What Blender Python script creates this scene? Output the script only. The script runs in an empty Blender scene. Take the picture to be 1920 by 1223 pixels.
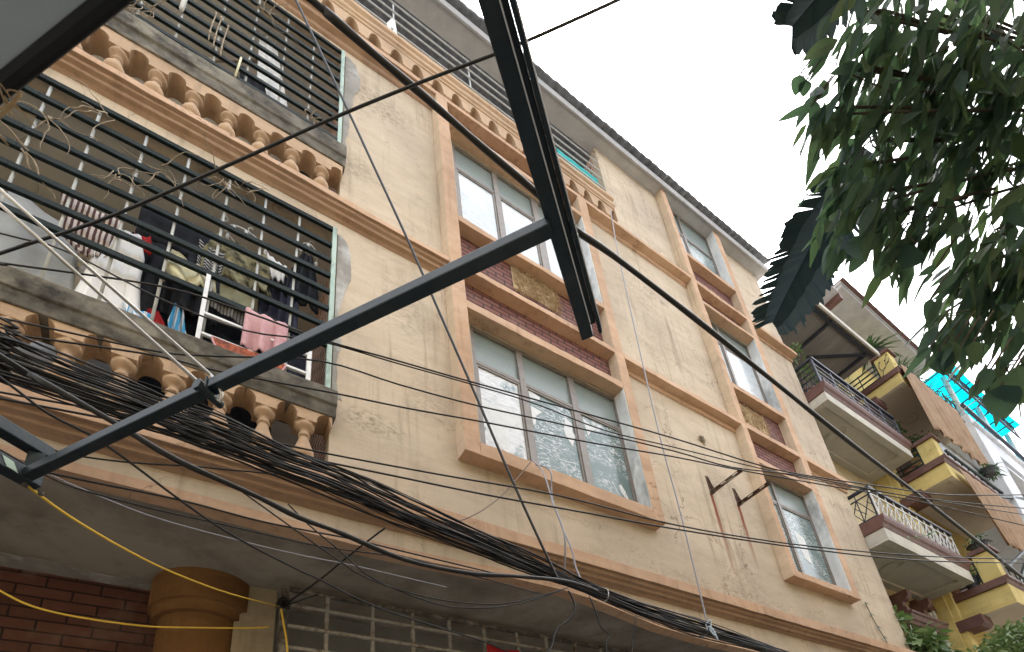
# Street facade seen steeply from below, built object by object in metres.
DATA = {
    'bundle': [
        [-0.965, -0.7, 4.276, 0.141],
        [-0.882, -0.7, 4.246, 0.136],
        [-0.63, -0.7, 4.212, 0.13],
        [-0.211, -0.7, 4.18, 0.118],
        [0.103, -0.7, 4.158, 0.111],
        [0.454, -0.7, 4.104, 0.106],
        [0.773, -0.7, 4.075, 0.106],
        [1.198, -0.7, 3.999, 0.091],
        [1.756, -0.7, 3.907, 0.08],
        [2.206, -0.7, 3.837, 0.062],
        [2.704, -0.7, 3.759, 0.038],
        [3.263, -0.7, 3.678, 0.062],
        [3.909, -0.7, 3.637, 0.072],
        [4.656, -0.7, 3.602, 0.049],
        [5.33, -0.7, 3.551, 0.045],
        [6.082, -0.7, 3.473, 0.047],
    ],
    'wires': [
        {'name': 'power_cable', 'label': 'thick twisted black power cable crossing the photo from top centre to right edge', 'cat': 'cable', 'col': 'black', 'r': 0.0212, 'pts': [[-1.374, -2.002, 6.49], [0.113, -1.949, 6.3], [0.26, -1.943, 6.281], [0.543, -1.933, 6.229], [0.888, -1.921, 6.178], [1.269, -1.907, 6.106], [1.695, -1.892, 6.042], [2.037, -1.879, 5.933], [2.44, -1.865, 5.966], [3.373, -1.831, 5.944], [4.533, -1.79, 5.866], [6.034, -1.736, 5.765], [8.114, -1.661, 5.695], [11.516, -1.539, 5.501], [13.478, -1.468, 5.4], [16.473, -1.361, 5.247]], 'group': None},
        {'name': 'power_cable', 'label': 'thick glossy black cable sagging just below the tangled cable bundle at lower left', 'cat': 'cable', 'col': 'black', 'r': 0.015, 'pts': [[-2.671, -1.037, 4.807], [-0.839, -0.95, 4.012], [-0.682, -0.943, 3.944], [-0.37, -0.928, 3.834], [-0.094, -0.915, 3.724], [0.279, -0.897, 3.647], [0.499, -0.886, 3.589], [0.734, -0.875, 3.563], [1.123, -0.857, 3.5], [1.57, -0.835, 3.531], [1.916, -0.819, 3.605], [2.409, -0.795, 3.694], [2.733, -0.78, 3.693]], 'group': None},
        {'name': 'wire', 'label': 'single dark wire dropping steeply from the top left past the wall to the cable bundle', 'cat': 'wire', 'col': 'black', 'r': 0.0107, 'pts': [[-0.268, -1.048, 9.915], [0.146, -1, 9.006], [0.605, -0.947, 7.995], [0.9, -0.913, 7.322], [1.184, -0.88, 6.673], [1.5, -0.844, 5.888], [1.8, -0.809, 5.142], [2.044, -0.781, 4.516], [2.244, -0.758, 4.049], [2.402, -0.74, 3.7]], 'group': None},
        {'name': 'wire', 'label': 'dark wire running upward to the right behind the steel rail into the white sky', 'cat': 'wire', 'col': 'black', 'r': 0.007, 'pts': [[-1.99, -0.336, 3.849], [-0.851, -1.25, 4.192], [-0.696, -1.374, 4.239], [-0.437, -1.583, 4.317], [-0.025, -1.913, 4.545], [0.315, -2.186, 4.741], [0.612, -2.424, 4.883], [0.828, -2.598, 4.97], [0.918, -2.67, 5.012], [1.109, -2.823, 5.118], [1.32, -2.992, 5.243], [1.412, -3.066, 5.3], [2.466, -3.912, 5.95]], 'group': None},
        {'name': 'wire', 'label': 'uppermost thin wire crossing the large left window toward the yellow house', 'cat': 'wire', 'col': 'black', 'r': 0.0061, 'pts': [[-2.599, -0.181, 5.138], [-1.135, -0.5, 5.056], [-1.067, -0.515, 5.052], [-0.334, -0.675, 5.178], [0.124, -0.775, 5.133], [0.577, -0.874, 5.046], [1.032, -0.973, 5.014], [1.488, -1.073, 4.978], [2.367, -1.265, 4.92], [3.201, -1.447, 4.864], [4.064, -1.635, 4.769], [4.625, -1.758, 4.772], [5.624, -1.976, 4.847], [6.492, -2.165, 4.926], [7.961, -2.486, 5.211], [8.422, -2.587, 5.3], [10.342, -3.006, 5.672]], 'group': 'thin wire strung along the facade'},
        {'name': 'wire', 'label': 'second thin wire across the large left window, close below the uppermost one', 'cat': 'wire', 'col': 'black', 'r': 0.005, 'pts': [[-2.636, -0.276, 5.197], [-1.161, -0.55, 5.216], [-0.811, -0.615, 5.221], [-0.322, -0.706, 5.034], [0.134, -0.791, 4.948], [0.561, -0.87, 5.026], [1.037, -0.959, 5.007], [1.515, -1.048, 4.992], [2.053, -1.148, 4.959], [2.626, -1.254, 4.861], [3.277, -1.376, 4.863], [4.27, -1.56, 4.87], [5.051, -1.706, 4.901], [6.237, -1.926, 5], [8.448, -2.337, 5.2], [10.406, -2.702, 5.377]], 'group': 'thin wire strung along the facade'},
        {'name': 'wire', 'label': 'third thin wire down, passing the pink towel and the middle of the left window', 'cat': 'wire', 'col': 'black', 'r': 0.0055, 'pts': [[-2.481, -0.291, 4.698], [-1.019, -0.6, 4.563], [-0.955, -0.614, 4.557], [-0.708, -0.666, 4.557], [-0.265, -0.76, 4.556], [0.003, -0.816, 4.617], [0.554, -0.933, 4.77], [1.04, -1.036, 4.718], [1.557, -1.145, 4.686], [2.165, -1.274, 4.687], [3.112, -1.474, 4.668], [3.67, -1.592, 4.629], [4.431, -1.753, 4.706], [5.786, -2.04, 4.754], [6.878, -2.271, 4.866], [7.97, -2.502, 5], [9.913, -2.913, 5.238]], 'group': 'thin wire strung along the facade'},
        {'name': 'wire', 'label': 'lowest thin wire across the large left window, starting at the concrete sill', 'cat': 'wire', 'col': 'black', 'r': 0.0056, 'pts': [[-2.437, -0.347, 4.226], [-0.979, -0.65, 4.402], [-0.684, -0.711, 4.438], [-0.257, -0.8, 4.481], [0.014, -0.856, 4.464], [0.631, -0.984, 4.484], [1.056, -1.073, 4.487], [1.539, -1.173, 4.51], [1.97, -1.263, 4.522], [2.463, -1.365, 4.54], [3.066, -1.49, 4.576], [3.791, -1.641, 4.593], [4.751, -1.84, 4.641], [5.879, -2.075, 4.697], [7.727, -2.459, 4.7], [9.685, -2.866, 4.703]], 'group': 'thin wire strung along the facade'},
        {'name': 'wire', 'label': 'upper of two parallel thin wires crossing the blank wall under the large left window', 'cat': 'wire', 'col': 'black', 'r': 0.0062, 'pts': [[-1.735, -0.178, 4.315], [-0.27, -0.5, 4.302], [0.189, -0.601, 4.298], [0.636, -0.699, 4.265], [1.385, -0.863, 4.246], [2.255, -1.054, 4.234], [3.184, -1.258, 4.136], [4.275, -1.498, 4.124], [5.521, -1.772, 4.189], [6.619, -2.013, 4.291], [7.741, -2.259, 4.429], [8.269, -2.375, 4.5], [10.206, -2.8, 4.761]], 'group': 'thin wire strung along the facade'},
        {'name': 'wire', 'label': 'lower of two parallel thin wires crossing the blank wall under the large left window', 'cat': 'wire', 'col': 'black', 'r': 0.0065, 'pts': [[-1.723, -0.23, 4.248], [-0.258, -0.55, 4.2], [0.192, -0.648, 4.186], [0.628, -0.744, 4.156], [1.104, -0.848, 4.128], [1.667, -0.971, 4.096], [2.412, -1.133, 4.077], [3.126, -1.289, 4.057], [4.203, -1.525, 4.059], [5.419, -1.79, 4.103], [6.496, -2.025, 4.2], [8.114, -2.379, 4.4], [10.053, -2.803, 4.64]], 'group': 'thin wire strung along the facade'},
        {'name': 'wire', 'label': 'pale thin wire hanging steeply down the wall between the two window bays', 'cat': 'wire', 'col': 'grey', 'r': 0.0075, 'pts': [[5.021, -0.3, 11.493], [4.663, -0.459, 9.82], [4.362, -0.593, 7.525], [4.208, -0.661, 5.947], [4.233, -0.65, 5.172], [4.189, -0.669, 4.37], [4.12, -0.7, 3.621]], 'group': None},
        {'name': 'wire', 'label': 'thin black wire sagging from the left edge across the orange cornice to the steel arm', 'cat': 'wire', 'col': 'black', 'r': 0.005, 'pts': [[-2.376, -0.5, 4.271], [-0.909, -0.5, 3.961], [-0.847, -0.5, 3.948], [-0.731, -0.5, 3.926], [-0.566, -0.5, 3.912], [-0.317, -0.5, 3.96], [-0.038, -0.5, 4.046], [0.135, -0.5, 4.091], [0.425, -0.5, 4.167]], 'group': None},
        {'name': 'wire', 'label': 'thin black wire slanting from the left cornice down across the soffit to the iron grille', 'cat': 'wire', 'col': 'black', 'r': 0.0067, 'pts': [[-1.708, -1.166, 4.33], [-0.827, -0.85, 3.978], [-0.63, -0.779, 3.899], [-0.414, -0.702, 3.877], [-0.033, -0.565, 3.734], [0.245, -0.465, 3.657], [0.605, -0.336, 3.614], [0.772, -0.276, 3.607], [1.181, -0.129, 3.573], [1.753, 0.076, 3.614], [2.346, 0.289, 3.661], [2.934, 0.5, 3.652], [3.216, 0.601, 3.648]], 'group': None},
        {'name': 'wire', 'label': 'upper of two black wires following the orange soffit edge from the steel bracket', 'cat': 'wire', 'col': 'black', 'r': 0.006, 'pts': [[-1.478, -0.35, 4.22], [-0.749, -0.35, 3.891], [-0.712, -0.35, 3.874], [-0.472, -0.35, 3.883], [-0.056, -0.35, 3.906], [0.321, -0.35, 3.894], [0.606, -0.35, 3.906], [0.954, -0.35, 3.93], [1.339, -0.35, 3.933], [2.139, -0.35, 3.939]], 'group': None},
        {'name': 'wire', 'label': 'lower of two black wires following the orange soffit edge from the steel bracket', 'cat': 'wire', 'col': 'black', 'r': 0.0049, 'pts': [[-1.518, -0.3, 4.175], [-0.76, -0.3, 3.92], [-0.716, -0.3, 3.906], [-0.551, -0.3, 3.856], [-0.209, -0.3, 3.836], [0.169, -0.3, 3.84], [0.542, -0.3, 3.841], [0.837, -0.3, 3.854], [1.372, -0.3, 3.918], [1.747, -0.3, 3.908], [2.547, -0.3, 3.887]], 'group': None},
        {'name': 'wire', 'label': 'thin pale wire crossing the dark soffit above the yellow cable', 'cat': 'wire', 'col': 'grey', 'r': 0.004, 'pts': [[-1.431, -0.2, 4.201], [-0.665, -0.2, 3.969], [-0.588, -0.2, 3.945], [-0.208, -0.2, 3.854], [0.204, -0.2, 3.822], [0.625, -0.2, 3.811], [1.003, -0.2, 3.822], [1.235, -0.2, 3.819], [1.735, -0.2, 3.813]], 'group': None},
        {'name': 'wire', 'label': 'thin dark wire looping below the bundle against the soffit, upper loop', 'cat': 'wire', 'col': 'black', 'r': 0.0049, 'pts': [[0.163, -0.6, 3.927], [0.54, -0.6, 3.71], [0.75, -0.6, 3.595], [0.982, -0.6, 3.482], [1.374, -0.6, 3.435], [1.775, -0.6, 3.468], [2.046, -0.6, 3.538], [2.349, -0.6, 3.667], [2.601, -0.6, 3.79]], 'group': None},
        {'name': 'wire', 'label': 'thin dark wire looping below the bundle against the soffit, lower loop', 'cat': 'wire', 'col': 'black', 'r': 0.0049, 'pts': [[0.497, -0.55, 3.923], [0.628, -0.55, 3.806], [0.828, -0.55, 3.666], [1.034, -0.55, 3.523], [1.396, -0.55, 3.438], [1.675, -0.55, 3.443], [2.078, -0.55, 3.548], [2.557, -0.55, 3.778]], 'group': None},
        {'name': 'wire', 'label': 'short dark wire rising from the tied knot on the grille corner to the cable bundle', 'cat': 'wire', 'col': 'black', 'r': 0.0069, 'pts': [[0.734, 0.75, 3.926], [0.884, 0.19, 3.897], [0.961, -0.098, 3.903], [1.028, -0.35, 3.903], [1.095, -0.6, 3.897]], 'group': None},
        {'name': 'wire', 'label': 'thin brown wire drooping from the sill of the large left window to the left', 'cat': 'wire', 'col': 'brown', 'r': 0.0052, 'pts': [[2.734, -0.2, 5.459], [2.302, -0.342, 4.841], [2.032, -0.431, 4.512], [1.802, -0.507, 4.278], [1.521, -0.6, 4.043]], 'group': None},
        {'name': 'wire', 'label': 'grey wire hanging from the sill of the large left window, left strand', 'cat': 'wire', 'col': 'grey', 'r': 0.0076, 'pts': [[2.751, -0.2, 5.493], [2.651, -0.417, 5.182], [2.602, -0.526, 4.958], [2.574, -0.586, 4.755], [2.555, -0.63, 4.574], [2.505, -0.738, 4.32], [2.485, -0.781, 4.141], [2.507, -0.733, 3.993], [2.559, -0.62, 3.852]], 'group': None},
        {'name': 'wire', 'label': 'grey wire hanging from the sill of the large left window, right strand', 'cat': 'wire', 'col': 'grey', 'r': 0.0081, 'pts': [[2.795, -0.2, 5.444], [2.778, -0.368, 5.267], [2.772, -0.425, 5.135], [2.776, -0.393, 5.006], [2.776, -0.388, 4.827], [2.771, -0.434, 4.633], [2.767, -0.478, 4.453], [2.76, -0.543, 4.233], [2.759, -0.559, 4.038], [2.753, -0.62, 3.844]], 'group': None},
        {'name': 'wire', 'label': 'kinked black wire dangling under the bundle beside the red cloth', 'cat': 'wire', 'col': 'black', 'r': 0.008, 'pts': [[2.601, -0.6, 3.761], [2.641, -0.6, 3.654], [2.607, -0.6, 3.553], [2.52, -0.6, 3.467], [2.433, -0.6, 3.401], [2.385, -0.6, 3.318], [2.36, -0.6, 3.248], [2.27, -0.6, 3.129], [2.09, -0.6, 2.889]], 'group': None},
        {'name': 'wire', 'label': 'thin crooked wire dangling under the bundle, right of the kinked black one', 'cat': 'wire', 'col': 'black', 'r': 0.0055, 'pts': [[2.814, -0.6, 3.76], [2.858, -0.6, 3.612], [2.883, -0.6, 3.492], [2.955, -0.6, 3.434], [2.902, -0.6, 3.345], [2.892, -0.6, 3.197], [2.872, -0.6, 2.898]], 'group': None},
        {'name': 'wire', 'label': 'thin straight wire hanging under the bundle over the right end of the soffit', 'cat': 'wire', 'col': 'black', 'r': 0.0049, 'pts': [[3.316, -0.6, 3.678], [3.238, -0.6, 3.487], [3.145, -0.6, 3.233], [3.042, -0.6, 2.951]], 'group': None},
        {'name': 'cable', 'label': 'yellow cable stretched from the steel bracket down to the knot on the grille corner', 'cat': 'cable', 'col': 'yellow', 'r': 0.005, 'pts': [[-0.499, -1.37, 3.071], [-0.39, -1.179, 3.1], [-0.212, -0.869, 3.185], [-0.019, -0.531, 3.307], [0.28, -0.009, 3.536], [0.697, 0.72, 3.903]], 'group': None},
        {'name': 'cable', 'label': 'yellow cable hanging in a shallow curve in front of the brick wall and column', 'cat': 'cable', 'col': 'yellow', 'r': 0.0064, 'pts': [[-1.654, 0.268, 3.922], [-0.952, 0.4, 3.562], [-0.876, 0.414, 3.523], [-0.723, 0.443, 3.467], [-0.492, 0.487, 3.457], [-0.157, 0.55, 3.488], [0.089, 0.596, 3.543], [0.45, 0.664, 3.636], [0.64, 0.7, 3.696]], 'group': None},
        {'name': 'cable', 'label': 'short yellow cable hanging straight down beside the rusty grille post', 'cat': 'cable', 'col': 'yellow', 'r': 0.0084, 'pts': [[0.715, 0.7, 3.872], [0.738, 0.7, 3.766], [0.771, 0.7, 3.608], [0.794, 0.7, 3.429], [0.856, 0.7, 2.933]], 'group': None},
    ],
    'arm': [
        [-0.504, -1.37, 3.1],
        [0.647, -2.906, 3.1],
    ],
    'armclamp': [0.005, -2.045, 3.1],
    'rail': [
        [0.316, -3.175, 3.13],
        [0.934, -2.718, 3.13],
    ],
    'rods': [
        [[0.017, -2.049, 3.062], [-0.665, -1.932, 3.695]],
        [[-0.003, -2.069, 3.123], [-0.643, -1.948, 3.714]],
    ],
    'nest': [
        [6.153, 0, 7.424],
    ],
    'R': [
        [0.842525, -0.529967, -0.096366],
        [0.135701, 0.381959, -0.914162],
        [0.521284, 0.757128, 0.393727],
    ],
    'f': 1045.316,
    'cy': 1230.27,
    'blobs': [
        [[1.553, -3.538, 3.929], 0.138],
        [[1.777, -3.624, 4.014], 0.205],
        [[1.979, -3.73, 3.975], 0.223],
        [[1.549, -3.434, 3.81], 0.124],
        [[1.535, -3.356, 3.756], 0.076],
        [[1.807, -3.528, 3.868], 0.191],
        [[2.086, -3.633, 3.889], 0.217],
        [[1.785, -3.381, 3.754], 0.17],
        [[2.062, -3.49, 3.779], 0.176],
        [[2.26, -3.599, 3.72], 0.13],
        [[1.773, -3.272, 3.624], 0.127],
        [[1.955, -3.334, 3.597], 0.139],
        [[1.99, -3.409, 3.567], 0.081],
        [[2.222, -3.492, 3.463], 0.182],
        [[2.174, -3.378, 3.36], 0.156],
        [[2.274, -3.405, 3.231], 0.164],
        [[2.037, -3.3, 3.203], 0.079],
        [[2.265, -3.344, 3.061], 0.081],
        [[2.178, -3.73, 3.794], 0.209],
        [[2.392, -3.542, 3.411], 0.221],
        [[1.666, -3.267, 3.712], 0.063],
    ],
    'leafk': 190,
    'hero': [
        [[2.024, -3.32, 2.876], [0.695, 0.39, -0.605], [-0.694, 0.025, -0.332], 0.096, 0.094],
        [[2.016, -3.366, 2.895], [0.724, 0.212, -0.657], [-0.69, 0.044, -0.34], 0.105, 0.143],
        [[1.971, -3.231, 3.114], [0.244, 0.968, -0.067], [-0.638, -0.008, -0.406], 0.109, 0.028],
        [[1.989, -3.239, 3.091], [0.821, 0.218, -0.527], [-0.646, -0.004, -0.397], 0.08, 0.07],
        [[1.994, -3.284, 3.092], [0.556, 0.747, -0.365], [-0.648, 0.014, -0.397], 0.097, 0.062],
        [[2.008, -3.287, 3.073], [0.807, 0.348, -0.477], [-0.653, 0.015, -0.389], 0.073, 0.027],
        [[2.017, -3.318, 3.066], [0.799, 0.36, -0.482], [-0.657, 0.027, -0.387], 0.075, 0.044],
        [[2.034, -3.321, 2.954], [0.485, 0.845, -0.228], [-0.68, 0.027, -0.353], 0.085, 0.05],
        [[2.039, -3.272, 2.94], [0.68, 0.709, -0.185], [-0.682, 0.007, -0.347], 0.056, 0.02],
        [[1.451, -3.333, 3.751], [-0.338, 0.799, 0.498], [-0.408, 0.036, -0.627], 0.102, 0.023],
        [[1.381, -3.356, 3.798], [0.683, 0.706, 0.186], [-0.381, 0.045, -0.645], 0.053, 0.042],
        [[1.402, -3.36, 3.785], [0.728, 0.631, 0.266], [-0.389, 0.046, -0.64], 0.046, 0.039],
        [[1.497, -3.322, 3.719], [0.439, 0.742, 0.507], [-0.426, 0.031, -0.615], 0.042, 0.057],
        [[1.856, -3.219, 3.54], [0.366, 0.929, 0.052], [-0.538, -0.004, -0.519], 0.075, 0.052],
        [[1.895, -3.261, 3.509], [0.587, 0.788, -0.185], [-0.552, 0.012, -0.507], 0.082, 0.055],
        [[1.935, -3.325, 3.475], [0.522, 0.853, -0.007], [-0.567, 0.035, -0.494], 0.069, 0.108],
        [[1.497, -3.366, 3.721], [0.681, 0.688, -0.251], [-0.426, 0.048, -0.616], 0.122, 0.036],
        [[1.454, -3.349, 3.75], [0.72, 0.692, -0.053], [-0.409, 0.042, -0.627], 0.073, 0.033],
        [[1.517, -3.376, 3.708], [0.898, 0.434, -0.076], [-0.433, 0.052, -0.611], 0.061, 0.036],
        [[1.677, -3.278, 3.705], [-0.087, 0.738, 0.669], [-0.471, 0.018, -0.579], 0.056, 0.047],
        [[1.974, -3.289, 3.279], [0.725, 0.636, -0.266], [-0.609, 0.019, -0.446], 0.068, 0.032],
        [[2.005, -3.336, 3.401], [0.11, 0.832, 0.544], [-0.592, 0.039, -0.467], 0.06, 0.025],
        [[1.931, -3.248, 3.47], [0.489, 0.851, 0.19], [-0.565, 0.007, -0.493], 0.053, 0.037],
    ],
    'banana': [
        [[[2.092, -3.348, 4.147], [2.028, -3.247, 4.062], [2.048, -3.125, 4.03], [2.077, -2.995, 3.981], [2.106, -2.868, 3.925], [2.125, -2.783, 3.883]], 0.14, 0.16, [-0.634, -0.079, -0.769]],
        [[[1.475, -3.692, 4.089], [1.465, -3.578, 4.102], [1.452, -3.486, 4.11], [1.443, -3.391, 4.113]], 0.113, 0.03, [-0.505, 0.027, -0.863]],
    ],
}
EXPO = 2.55
import bpy, math, random
from mathutils import Vector, Matrix
random.seed(7)
PI=math.pi
SC=bpy.context.scene
COL=SC.collection
V=Vector

# ---------------------------------------------------------------- materials
class NT:
    def __init__(s,name):
        m=bpy.data.materials.new(name); m.use_nodes=True; s.m=m; s.t=m.node_tree
        s.t.nodes.clear(); s.out=s.n('ShaderNodeOutputMaterial')
        s.co=s.n('ShaderNodeTexCoord').outputs['Object']
    def n(s,typ,ins=None,**props):
        nd=s.t.nodes.new(typ)
        for k,v in props.items(): setattr(nd,k,v)
        for k,v in (ins or {}).items():
            if isinstance(v,bpy.types.NodeSocket): s.t.links.new(v,nd.inputs[k])
            else: nd.inputs[k].default_value=v
        return nd
    def map(s,scale,loc=(0,0,0),rot=(0,0,0),co=None):
        return s.n('ShaderNodeMapping',{'Vector':co or s.co,'Scale':scale,'Location':loc,'Rotation':rot}).outputs[0]
    def noise(s,scale,detail=4,rough=.6,co=None,dist=0.):
        return s.n('ShaderNodeTexNoise',{'Vector':co or s.co,'Scale':scale,'Detail':detail,'Roughness':rough,'Distortion':dist}).outputs['Fac']
    def ramp(s,fac,stops):
        r=s.n('ShaderNodeValToRGB',{'Fac':fac}); e=r.color_ramp.elements
        while len(e)<len(stops): e.new(0.5)
        for i,(p,c) in enumerate(stops):
            e[i].position=p; e[i].color=c if len(c)==4 else (*c,1)
        return r.outputs[0]
    def mask(s,fac,a,b):
        return s.n('ShaderNodeMapRange',{'Value':fac,'From Min':a,'From Max':b},clamp=True).outputs[0]
    def mix(s,fac,a,b,mode='MIX'):
        nd=s.n('ShaderNodeMix',data_type='RGBA',blend_type=mode)
        def put(i,v):
            if isinstance(v,bpy.types.NodeSocket): s.t.links.new(v,nd.inputs[i])
            else: nd.inputs[i].default_value=(*v,1) if hasattr(v,'__len__') and len(v)==3 else v
        put(0,fac);put(6,a);put(7,b)
        return nd.outputs[2]
    def math(s,op,a,b=0.,c=0.):
        nd=s.n('ShaderNodeMath',operation=op)
        for i,v in enumerate((a,b,c)):
            if isinstance(v,bpy.types.NodeSocket): s.t.links.new(v,nd.inputs[i])
            else: nd.inputs[i].default_value=v
        return nd.outputs[0]
    def bump(s,h,strength=.3,dist=.01):
        return s.n('ShaderNodeBump',{'Height':h,'Strength':strength,'Distance':dist}).outputs[0]
    def done(s,col,rough=.8,metal=0.,bump=None,spec=.3,extra=None):
        ins={'Base Color':col if isinstance(col,bpy.types.NodeSocket) else (*col,1),'Roughness':rough,'Metallic':metal,'Specular IOR Level':spec}
        if bump is not None: ins['Normal']=bump
        ins.update(extra or {})
        p=s.n('ShaderNodeBsdfPrincipled',ins)
        s.t.links.new(p.outputs[0],s.out.inputs[0]); s.p=p
        return s.m

def plaster(name,c1,c2,dirt=(.16,.12,.08),crack=True,rust=(),dirtamt=.75,streak=.55,bumps=.35,spots=()):
    t=NT(name)
    trow=t.noise(1.0,6,.62,t.map((1.1,1.1,4.5)),.6)
    big=t.noise(.55,4,.6)
    fine=t.noise(38,5,.7)
    col=t.mix(t.mask(trow,.36,.64),c1,c2)
    col=t.mix(t.math('MULTIPLY',t.mask(big,.45,.62),.5),col,tuple(x*y for x,y in zip(c1,(.72,.74,.8))))
    col=t.mix(t.math('MULTIPLY',t.mask(t.noise(1.7,7,.72,t.map((1,1,1.6),(5,0,2)),.5),.5,.66),.42),col,tuple(x*y for x,y in zip(c1,(.62,.62,.66))))
    st=t.noise(2.2,5,.65,t.map((4,4,.22)))
    stm=t.math('MULTIPLY',t.mask(st,.52,.74),t.mask(t.noise(.9,3,.5),.38,.6))
    col=t.mix(t.math('MULTIPLY',stm,streak),col,dirt)
    sp=t.math('MULTIPLY',t.mask(t.noise(7.5,7,.75,None,.8),.56,.72),t.mask(t.noise(.8,3,.55,t.map((1,1,1),(4,2,7))),.5,.66))
    col=t.mix(t.math('MULTIPLY',sp,dirtamt),col,dirt)
    h=t.math('ADD',t.math('MULTIPLY',fine,.35),t.math('MULTIPLY',trow,1.))
    if crack:
        dc=t.n('ShaderNodeVectorMath',{0:t.co,1:t.n('ShaderNodeVectorMath',{0:t.n('ShaderNodeTexNoise',{'Vector':t.co,'Scale':2.6,'Detail':5.}).outputs['Color'],'Scale':.9},operation='SCALE').outputs[0]},operation='ADD').outputs[0]
        vo=t.n('ShaderNodeTexVoronoi',{'Vector':dc,'Scale':.85},feature='DISTANCE_TO_EDGE').outputs['Distance']
        cm=t.math('MULTIPLY',t.mask(vo,.0065,.002),t.mask(t.noise(.65,2,.5,t.map((1,1,1),(9,1,3))),.5,.58))
        col=t.mix(t.math('MULTIPLY',cm,.7),col,(.14,.085,.05))
    col=t.mix(t.math('MULTIPLY',t.mask(fine,.35,.75),.16),col,(.2,.16,.12))
    sx=t.n('ShaderNodeSeparateXYZ',{0:t.co})
    for (x0,z0,rx,rz,am) in spots:
        dx=t.math('DIVIDE',t.math('SUBTRACT',sx.outputs[0],x0),rx); dz=t.math('DIVIDE',t.math('SUBTRACT',sx.outputs[2],z0),rz)
        rr=t.math('SQRT',t.math('ADD',t.math('MULTIPLY',dx,dx),t.math('MULTIPLY',dz,dz)))
        m=t.math('MULTIPLY',t.mask(t.math('ADD',rr,t.math('MULTIPLY',t.math('SUBTRACT',t.noise(2.6,5,.7),.5),1.4)),1.,.35),t.mask(t.noise(16,7,.75,t.map((1,1,1.9))),.46,.62))
        col=t.mix(t.math('MULTIPLY',m,am),col,dirt)
    if rust:
        sx=t.n('ShaderNodeSeparateXYZ',{0:t.co})
        wob=t.math('MULTIPLY',t.math('SUBTRACT',t.noise(3,3),.5),.05)
        for (x0,zt,zb,w) in rust:
            d=t.math('ABSOLUTE',t.math('SUBTRACT',t.math('ADD',sx.outputs[0],wob),x0))
            m=t.math('MULTIPLY',t.mask(d,w,w*.45),t.math('MULTIPLY',t.mask(sx.outputs[2],zb,zb+(zt-zb)*.8),t.mask(sx.outputs[2],zt+.02,zt-.01)))
            col=t.mix(t.math('MULTIPLY',m,.95),col,(.20,.04,.012))
    return t.done(col,.9,0,t.bump(h,bumps,.012),.2)

def brick(name,c1,c2,mortar,axis,bw=.22,bh=.07,ms=.012,rough=.75):
    t=NT(name); s=t.n('ShaderNodeSeparateXYZ',{0:t.co})
    cv=t.n('ShaderNodeCombineXYZ',{0:s.outputs[axis],1:s.outputs[2]}).outputs[0]
    b=t.n('ShaderNodeTexBrick',{'Vector':cv,'Color1':(*c1,1),'Color2':(*c2,1),'Mortar':(*mortar,1),'Scale':1.,'Mortar Size':ms,'Mortar Smooth':.15,'Brick Width':bw,'Row Height':bh,'Bias':0.})
    col=t.mix(t.math('MULTIPLY',t.mask(t.noise(9,5,.7),.45,.75),.5),b.outputs['Color'],tuple(x*.55 for x in c1))
    col=t.mix(t.math('MULTIPLY',t.mask(t.noise(2.2,4,.6),.55,.75),.35),col,(.3,.24,.2))
    h=t.math('SUBTRACT',t.math('MULTIPLY',t.noise(40),.25),b.outputs['Fac'])
    return t.done(col,rough,0,t.bump(h,.6,.008),.3)

def mottled(name,c1,c2,scale=6,rough=.6,metal=0.,bumps=.2,mapscale=(1,1,1),lo=.35,hi=.68,spec=.4,detail=5,c3=None):
    t=NT(name); f=t.noise(scale,detail,.65,t.map(mapscale))
    col=t.mix(t.mask(f,lo,hi),c1,c2)
    if c3: col=t.mix(t.mask(t.noise(scale*.35,5,.7,t.map(mapscale,(3,8,1))),.52,.64),col,c3)
    return t.done(col,rough,metal,t.bump(t.noise(scale*6,4),bumps,.004) if bumps else None,spec)

def leafmat(name,c1,c2,c3,tl=.35,rough=.38):
    t=NT(name)
    rnd=t.n('ShaderNodeNewGeometry').outputs['Random Per Island']
    col=t.ramp(rnd,[(0,c1),(.55,c2),(1,c3)])
    col=t.mix(t.math('MULTIPLY',t.noise(40,3),.35),col,tuple(x*.5 for x in c1))
    p=t.n('ShaderNodeBsdfPrincipled',{'Base Color':col,'Roughness':rough,'Specular IOR Level':.3})
    tr=t.n('ShaderNodeBsdfTranslucent',{'Color':t.mix(.5,col,(.12,.22,.04))})
    mx=t.n('ShaderNodeMixShader',{0:tl,1:p.outputs[0],2:tr.outputs[0]})
    t.t.links.new(mx.outputs[0],t.out.inputs[0]); return t.m

def sheetmat(name,c1,c2,stripes=None,scale=7,tl=.0,rough=.85,period=.03,axis=0,detail=4):
    t=NT(name)
    col=t.mix(t.mask(t.noise(scale,detail,.65),.35,.68),c1,c2)
    if stripes:
        s=t.n('ShaderNodeSeparateXYZ',{0:t.co})
        w=t.math('ADD',t.math('DIVIDE',s.outputs[axis],period),t.math('MULTIPLY',t.noise(9,3),.9))
        col=t.mix(t.mask(t.math('PINGPONG',w,1.),.45,.6),col,stripes)
    h=t.noise(160,2)
    if tl>0:
        p=t.n('ShaderNodeBsdfPrincipled',{'Base Color':col,'Roughness':rough,'Specular IOR Level':.2,'Normal':t.bump(h,.3,.002)})
        tr=t.n('ShaderNodeBsdfTranslucent',{'Color':col})
        mx=t.n('ShaderNodeMixShader',{0:tl,1:p.outputs[0],2:tr.outputs[0]}); t.t.links.new(mx.outputs[0],t.out.inputs[0]); return t.m
    return t.done(col,rough,0,t.bump(h,.3,.002),.2)

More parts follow.
